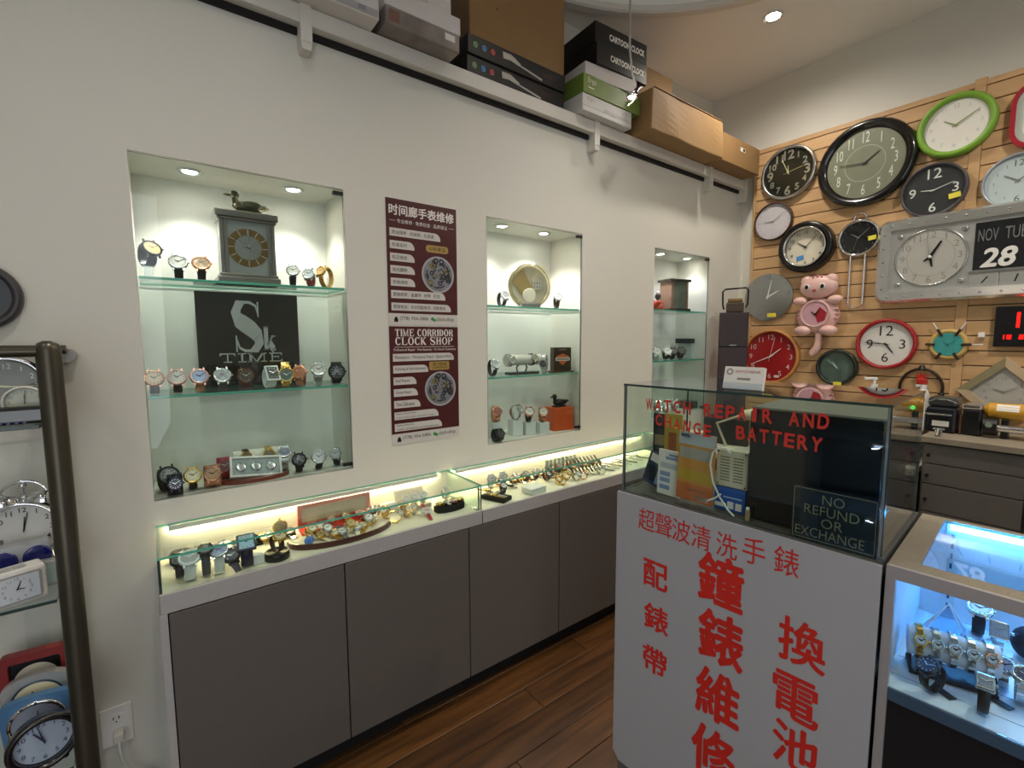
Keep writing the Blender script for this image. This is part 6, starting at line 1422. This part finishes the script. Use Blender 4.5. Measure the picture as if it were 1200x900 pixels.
MB().cyl((-.06, -.03, .045), (.2, -.03, .045), .017, n=16).build('chrome_bar', CHROME, t); MB().cyl((-.095, -.03, .05), (-.05, -.03, .05), .04, n=18).build('chuck', BLACK, t); MB().disc(.012, -.0, 12).build('gauge', M('gauge_green', '#7d8f7a', .3), t, (-.075, -.072, .06))
for x in (-.03, .12): MB().rbox(x-.012, x+.012, -.03, .02, 0, .085, .003).build('cradle', BLACK, t)
t = thing('power_supply', 'grey control box with green light behind the counter', 'device', bx(1076, 480, 2.98, WD_), R_(-90))
MB().rbox(-.06, .012, -.05, .05, 0, .30, .006).build('housing', M('box_darkgreen', '#1d2621', .4), t); MB().ball((-.01, -.052, .255), .011, 8).build('green_lamp', M('lamp_green', '#30ff80', .4, emit='#25f070', es=3), t)
for k in range(2): MB().rbox(-.055, .01, -.053, -.05, .10+.06*k, .112+.06*k, .001).build('front_slot', STEEL, t)
# bottles on the low desk
t = thing('pump_bottle', 'white pump bottle standing behind the glass box', 'bottle', bx(1023, 470, 3.0, WD_), R_(-60))
MB().lathe([(0, 0), (.034, 0), (.036, .01), (.036, .28), (.03, .31), (.014, .325), (.014, .345)], 20).build('bottle', M('bottle_brown', '#2a1a16', .25, coat=.5), t); MB().cyl((0, 0, .345), (0, 0, .375), .008, n=10).rbox(-.045, .012, -.009, .009, .375, .388, .003).build('pump_head', WHITE, t); MB().cyl((0, 0, .33), (0, 0, .352), .017, n=14).build('collar', WHITE, t)
t = thing('spray_bottle', 'white bottle with red spray cap beside the pump bottle', 'bottle', bx(1081, 470, 3.06, WD_), R_(-90))
MB().lathe([(0, 0), (.03, 0), (.032, .01), (.032, .29), (.02, .33), (.012, .34)], 20).build('bottle', M('bottle_white', '#cfccc2', .4), t); MB().cyl((0, 0, .34), (0, 0, .36), .013, n=12).build('collar', WHITE, t); MB().rbox(-.03, .014, -.01, .01, .36, .39, .004).build('cap', M('cap_red', '#b8281e', .4), t)
# clutter on the low desk, seen through the glass box
t = thing('red_crate', 'dark red open crate on the low desk seen through the side of the glass box', 'crate', (2.86, -1.0, WD_), R_(-90))
q = MB(); q.box(-.09, .09, -.07, .07, 0, .006); q.box(-.09, -.084, -.07, .07, .006, .06); q.box(.084, .09, -.07, .07, .006, .06); q.box(-.084, .084, -.07, -.064, .006, .06); q.box(-.084, .084, .064, .07, .006, .06); q.build('crate', M('crate_red', '#7a1f1c', .5), t)
for k in range(5):
    tag(MB().rbox(-.03, .03, -.02, .02, 0, .02, .004).build('parts_box', [PW, M('crate_red', '#7a1f1c', .5)][k % 2], None, (2.78, -.93+.10*k, WD_), R_(20*k)), ['small white parts box in front of the red crate', 'small red parts box beside the white one on the low desk', 'white parts box in the middle of the low desk', 'red parts box left of the middle on the low desk', 'white parts box near the corner on the low desk'][k], 'box', 'parts boxes on the low desk')
t = thing('tool_case', 'black tool case standing on the low desk behind the glass box', 'case', (2.58, -.32, WD_), R_(-75))
MB().rbox(-.12, .12, -.06, .06, 0, .15, .01).build('case_body', BLACK, t); MB().tube([(-.04, 0, .16), (-.04, 0, .19), (.04, 0, .19), (.04, 0, .16)], .006, 8).build('handle', BLACK, t)
t = thing('desk_lamp', 'cream jointed desk lamp lying low over the repair desk', 'lamp', (2.42, -.40, WD_), R_(-60))
LC = M('lamp_cream', '#cfc3a2', .4)
MB().lathe([(0, 0), (.05, 0), (.05, .012), (.03, .018), (0, .018)], 22).build('base', LC, t); MB().tube([(0, 0, .015), (-.05, 0, .14), (.08, -.03, .20)], .007, 8).build('arm', LC, t)
MB().tube([(.07, -.03, .2), (.12, -.035, .2), (.2, -.04, .185)], [.02, .034, .03], 12).build('shade', LC, t)
tag(MB().rbox(-.07, .07, -.05, .05, 0, .05, .004).build('tin_box', M('tin_sage', '#9fb0a0', .4, var=.1), None, (2.40, -.16, WD_), R_(-50)), 'pale green tin on the desk wing behind the glass box', 'box')
tag(MB().rbox(-.08, .08, -.05, .05, 0, .03, .004).build('paper_stack', M('paper_cream', '#d8cfb8', .7), None, (2.58, -.105, WD_), R_(0)), 'stack of cream papers on the desk wing near the corner', 'papers')
# speaker tower in the corner
x_ = 2.85; yc_ = onX(859, 400, x_).y; zt = onX(858, 366, x_).z; SRZ = R_(-62)
t = thing('speaker', 'tall dark purple grey speaker tower standing in the corner beside the slat wall', 'speaker', (x_, yc_, WD_), SRZ); ws = .083
SPM = M('speaker_cloth', '#3a3034', .7, var=.08, scale=120)
MB().rbox(-ws, ws, .012, .13, 0, zt-WD_, .004).build('cabinet', M('speaker_body', '#2a2325', .5), t)
zm = onX(858, 407, x_).z-WD_
MB().rbox(-ws+.004, ws-.004, 0, .012, zm+.004, zt-WD_-.004, .003).build('grille', SPM, t); MB().rbox(-ws+.004, ws-.004, 0, .012, .01, zm-.002, .003).build('grille', SPM, t); MB().rect(-.02, .02, zm+.01, zm+.016, -.0005).build('badge', STEEL, t)
z_ = zt
t = thing('lantern', 'small brass topped device with black loop handle on the speaker tower', 'lantern', (x_+.045, yc_+.02, zt), SRZ)
MB().rbox(-.05, .05, -.04, .04, 0, .06, .006).build('body', M('lantern_brown', '#4a3a2e', .5), t); MB().rbox(-.042, .042, -.036, .036, .06, .085, .006).build('top', M('lantern_brass', '#7a6538', .4, .5), t)
MB().tube([(-.062, 0, .02), (-.07, 0, .05), (-.072, 0, .13), (-.058, 0, .145), (.058, 0, .15), (.072, 0, .135), (.07, 0, .05), (.06, 0, .03)], .0055, 8).build('handle', BLACK, t)

# ================================================================== POSTERS on the left wall
def poster(loc, label, w_, h, build_):
    t = thing('poster', label, 'poster', loc, 0., 'posters between the niches'); build_(t, w_, h); return t
MAR = M('poster_maroon', '#4a1a1d', .35, var=.25, scale=7, coat=.3); PPR = M('poster_white', '#cfcac4', .4, coat=.3); PTX = M('poster_text', '#e6dfda', .4); DTX = M('poster_dark_text', '#1b1a18', .5)
def tab(t, w_, x1, z0, z1, txt, tx1, lines=1):
    """white tab with a rounded upper right corner and dark print"""
    r = (z1-z0)*.8; pts = [(.012, z0), (x1, z0)]+[(x1-r+r*math.cos(R_(a)), z1-r+r*math.sin(R_(a))) for a in range(0, 91, 15)]+[(.012, z1)]
    q = MB(); q.add([(x, -.0022, z) for x, z in pts], [list(range(len(pts)))]); o = q.build('text_tab', PPR, t)
    txt = txt if isinstance(txt, list) else [txt]; n = len(txt); hh = (z1-z0)/n
    for k, s in enumerate(txt):
        zz = z1-(k+1)*hh; MB().text(s, .02, tx1[k] if isinstance(tx1, list) else tx1, zz+hh*.25, zz+hh*.75, -.0026, .012).build('lettering', DTX, o)
def movement(t, cx, cz, R):
    """round watch movement picture"""
    q = MB(); q.T = Matrix.Translation((cx, 0, cz)); q.disc(R, -.0023, 40); o = q.build('movement_print', M('print_steel', '#8f9199', .3, .4, var=.5, scale=60), t)
    q = MB(); q.T = Matrix.Translation((cx, 0, cz)); q.ring(R*.9, R, -.0025, 40); q.build('movement_ring', M('print_silver2', '#b9bac2', .3, .3), o)
    rnd = random.Random(5); q = MB(); q2 = MB()
    for k in range(26):
        a = rnd.uniform(0, 2*PI); rr = R*math.sqrt(rnd.uniform(0, .62)); s = R*rnd.uniform(.06, .2)
        (q if k % 5 else q2).ring(s*.45, s, -.0025-.00002*k, 14, cx+rr*math.cos(a), cz+rr*math.sin(a))
    for k in range(16):
        a = rnd.uniform(0, 2*PI); rr = R*rnd.uniform(.2, .7); b = a+rnd.uniform(.3, .9); q.stroke([(cx+rr*math.cos(a), cz+rr*math.sin(a)), (cx+rr*math.cos((a+b)/2)*1.05, cz+rr*math.sin((a+b)/2)*1.05), (cx+rr*math.cos(b), cz+rr*math.sin(b))], R*.07, -.003-.00001*k)
    q.build('gear_print', M('print_gear', '#2b2c33', .5), o); q2.build('brass_print', M('print_brass', '#8a7a3e', .4, .3), o)
def foot(t, w_, z, h):
    q = MB(); q.disc(.006, -.0012, 12, .03, z+h*.55); q.rect(.022, .038, z+h*.2, z+h*.5, -.0012); q.build('phone_icon', DTX, t)
    MB().text('(778) 956-5886', .045, .165, z+h*.3, z+h*.75, -.0012, .01).build('lettering', DTX, t)
    q = MB(); q.disc(.007, -.0012, 12, .182, z+h*.56); q.disc(.006, -.0013, 12, .191, z+h*.44); q.build('chat_icon', M('icon_green', '#2f8a4a', .5), t)
    MB().text('clock-shop', .2, .278, z+h*.25, z+h*.78, -.0012, .01).build('lettering', DTX, t)
GOLDP = M('badge_gold', '#a88a4a', .4, var=.2, scale=30)
def top_poster(t, w_, h):
    MB().box(0, w_, -.0009, 0, 0, h).build('sheet', PPR, t)
    MB().box(.0, w_, -.0019, -.0009, .044, h).build('print_field', MAR, t)
    MB().text('时间廊手表维修', .012, w_-.012, h-.058, h-.02, -.0024, .025).build('lettering', PTX, t)
    q = MB(); q.text('专业维修 · 免费检查 · 品质保证', .042, w_-.042, h-.086, h-.071, -.0024, .01); q.rect(.012, .036, h-.079, h-.0778, -.0024); q.rect(w_-.036, w_-.012, h-.079, h-.0778, -.0024); q.build('lettering', PTX, t)
    k0 = h*.708; g = .0985*h; hh = .064*h
    tab(t, w_, .222, k0, k0+hh, '洗油保养 · 机械表 · 石英表', .195)
    for j, s in enumerate(('校准走时', '机芯维修', '抛光翻新', '拆装维修')): tab(t, w_, .11, k0-g*(j+1), k0-g*(j+1)+hh, s, .08)
    tab(t, w_, .24, k0-g*5, k0-g*5+hh, '更换表带：金属带 · 皮带 · 尼龙', .215); tab(t, w_, .265, k0-g*6, k0-g*6+hh*.98, '更换电池：含太阳能电池 · 动能电池', .24)
    movement(t, .210, h*.43, .071)
    b_ = MB().add([(x+.208, -.0023, z+h*.642) for x, z in rounded(.098, .028, .012, 4)], [list(range(20))]).build('badge', GOLDP, t); MB().text('10年老店', .172, .245, h*.642-.008, h*.642+.008, -.0027, .01).build('lettering', DTX, b_)
    foot(t, w_, .004, .038)
def low_poster(t, w_, h):
    MB().box(0, w_, -.0009, 0, 0, h).build('sheet', PPR, t)
    MB().box(.0, w_, -.0019, -.0009, .044, h).build('print_field', MAR, t)
    for s, z0, z1 in (('TIME CORRIDOR', h-.038, h-.010), ('CLOCK SHOP', h-.071, h-.041)):
        wd = {'I': .5, 'M': 1.25, ' ': .55, 'O': 1.05, 'C': .95}; tot = sum(wd.get(c, 1.) for c in s); x = .022; u_ = (w_-.044)/tot
        q = MB()
        for c in s:
            if c != ' ': didone(q, c, x+.04*u_, z0, wd.get(c, 1.)*u_*.92, z1-z0, -.0024, .09, .26)
            x += wd.get(c, 1.)*u_
        q.build('lettering', PTX, t)
    MB().rect(.02, w_-.02, h-.0795, h-.078, -.0024).build('rule', PTX, t)
    MB().text('Professional Repair · Free Estimate · On Result Guarantee', .016, w_-.012, h-.096, h-.084, -.0024, .01).build('lettering', PTX, t)
    k0 = h*.708; g = .0985*h; hh = .064*h
    tab(t, w_, .275, k0, k0+hh, 'Maintenance · Mechanical Watch · Quartz Watch', .265); tab(t, w_, .158, k0-g, k0-g+hh, 'Polishing & Refurbishment', .148)
    for j, (s, e) in enumerate((('Seal Repair', .08), ('Screen Repair', .085), ('Time Calibration', .095))): tab(t, w_, e+.026, k0-g*(j+2), k0-g*(j+2)+hh, s, e)
    tab(t, w_, .2, k0-g*5, k0-g*5+hh*1.02, ['Replace Watch Straps', 'include Gold, leather and rubber straps'], [.1, .18]); tab(t, w_, .215, k0-g*6, k0-g*6+hh*1.02, ['Replace Batteries', 'include solar batteries and kinetic batteries'], [.09, .2])
    movement(t, .212, h*.455, .070)
    b_ = MB().add([(x+.208, -.0023, z+h*.660) for x, z in rounded(.09, .034, .006, 4)], [list(range(20))]).build('badge', GOLDP, t); MB().text('30 YEAR', .178, .243, h*.66-.001, h*.66+.012, -.0027, .01).text('EXPERIENCE', .176, .245, h*.66-.012, h*.66-.004, -.0027, .01).build('lettering', DTX, b_)
    foot(t, w_, .004, .038)
poster((.702, -.0006, 1.415), 'upper maroon poster with Chinese lettering and watch movement picture between the niches', .296, .462, top_poster)
poster((.702, -.0006, .955), 'lower maroon poster with English clock shop lettering between the niches', .296, .455, low_poster)

# ================================================================== unseen LED showcase, added so its cold spots mirror in the counter glass
t = thing('added_led_showcase', 'unseen waist high showcase added for its cold LED spots, opposite the white counter', 'showcase', (-1.05, -1.15, 0), R_(90))
NV = M('tower_navy', '#141d33', .4)
MB().box(-.22, .22, .16, .2, .06, 1.0).build('back_panel', NV, t)
for s in (-1, 1): MB().box(s*.22-.01, s*.22+.01, -.2, .2, 0, 1.0).build('side_frame', ALU, t)
MB().box(-.21, .21, -.2, .2, 0, .06).build('plinth', BLACK, t); MB().box(-.23, .23, -.21, .21, 1.0, 1.03).build('top_box', BLACK, t)
for k, z in enumerate((.061, .195, .455, .835)):
    MB().box(-.21, .21, -.19, .16, z, z+.012).build('shelf', M('tower_shelf', '#5a6c90', .3), t)
    if k: 
        sp = MB().lathe([(.02, 0), (.026, .012), (.026, .03), (0, .03)], 14).build('spot_housing', BLACK, t, (-.07, -.15, z-.0302)); MB().ball((0, 0, 0), (.019, .019, .008), 10).build('spot_bulb', M('led_cold', '#ffffff', .3, emit='#cfe4ff', es=160), sp)
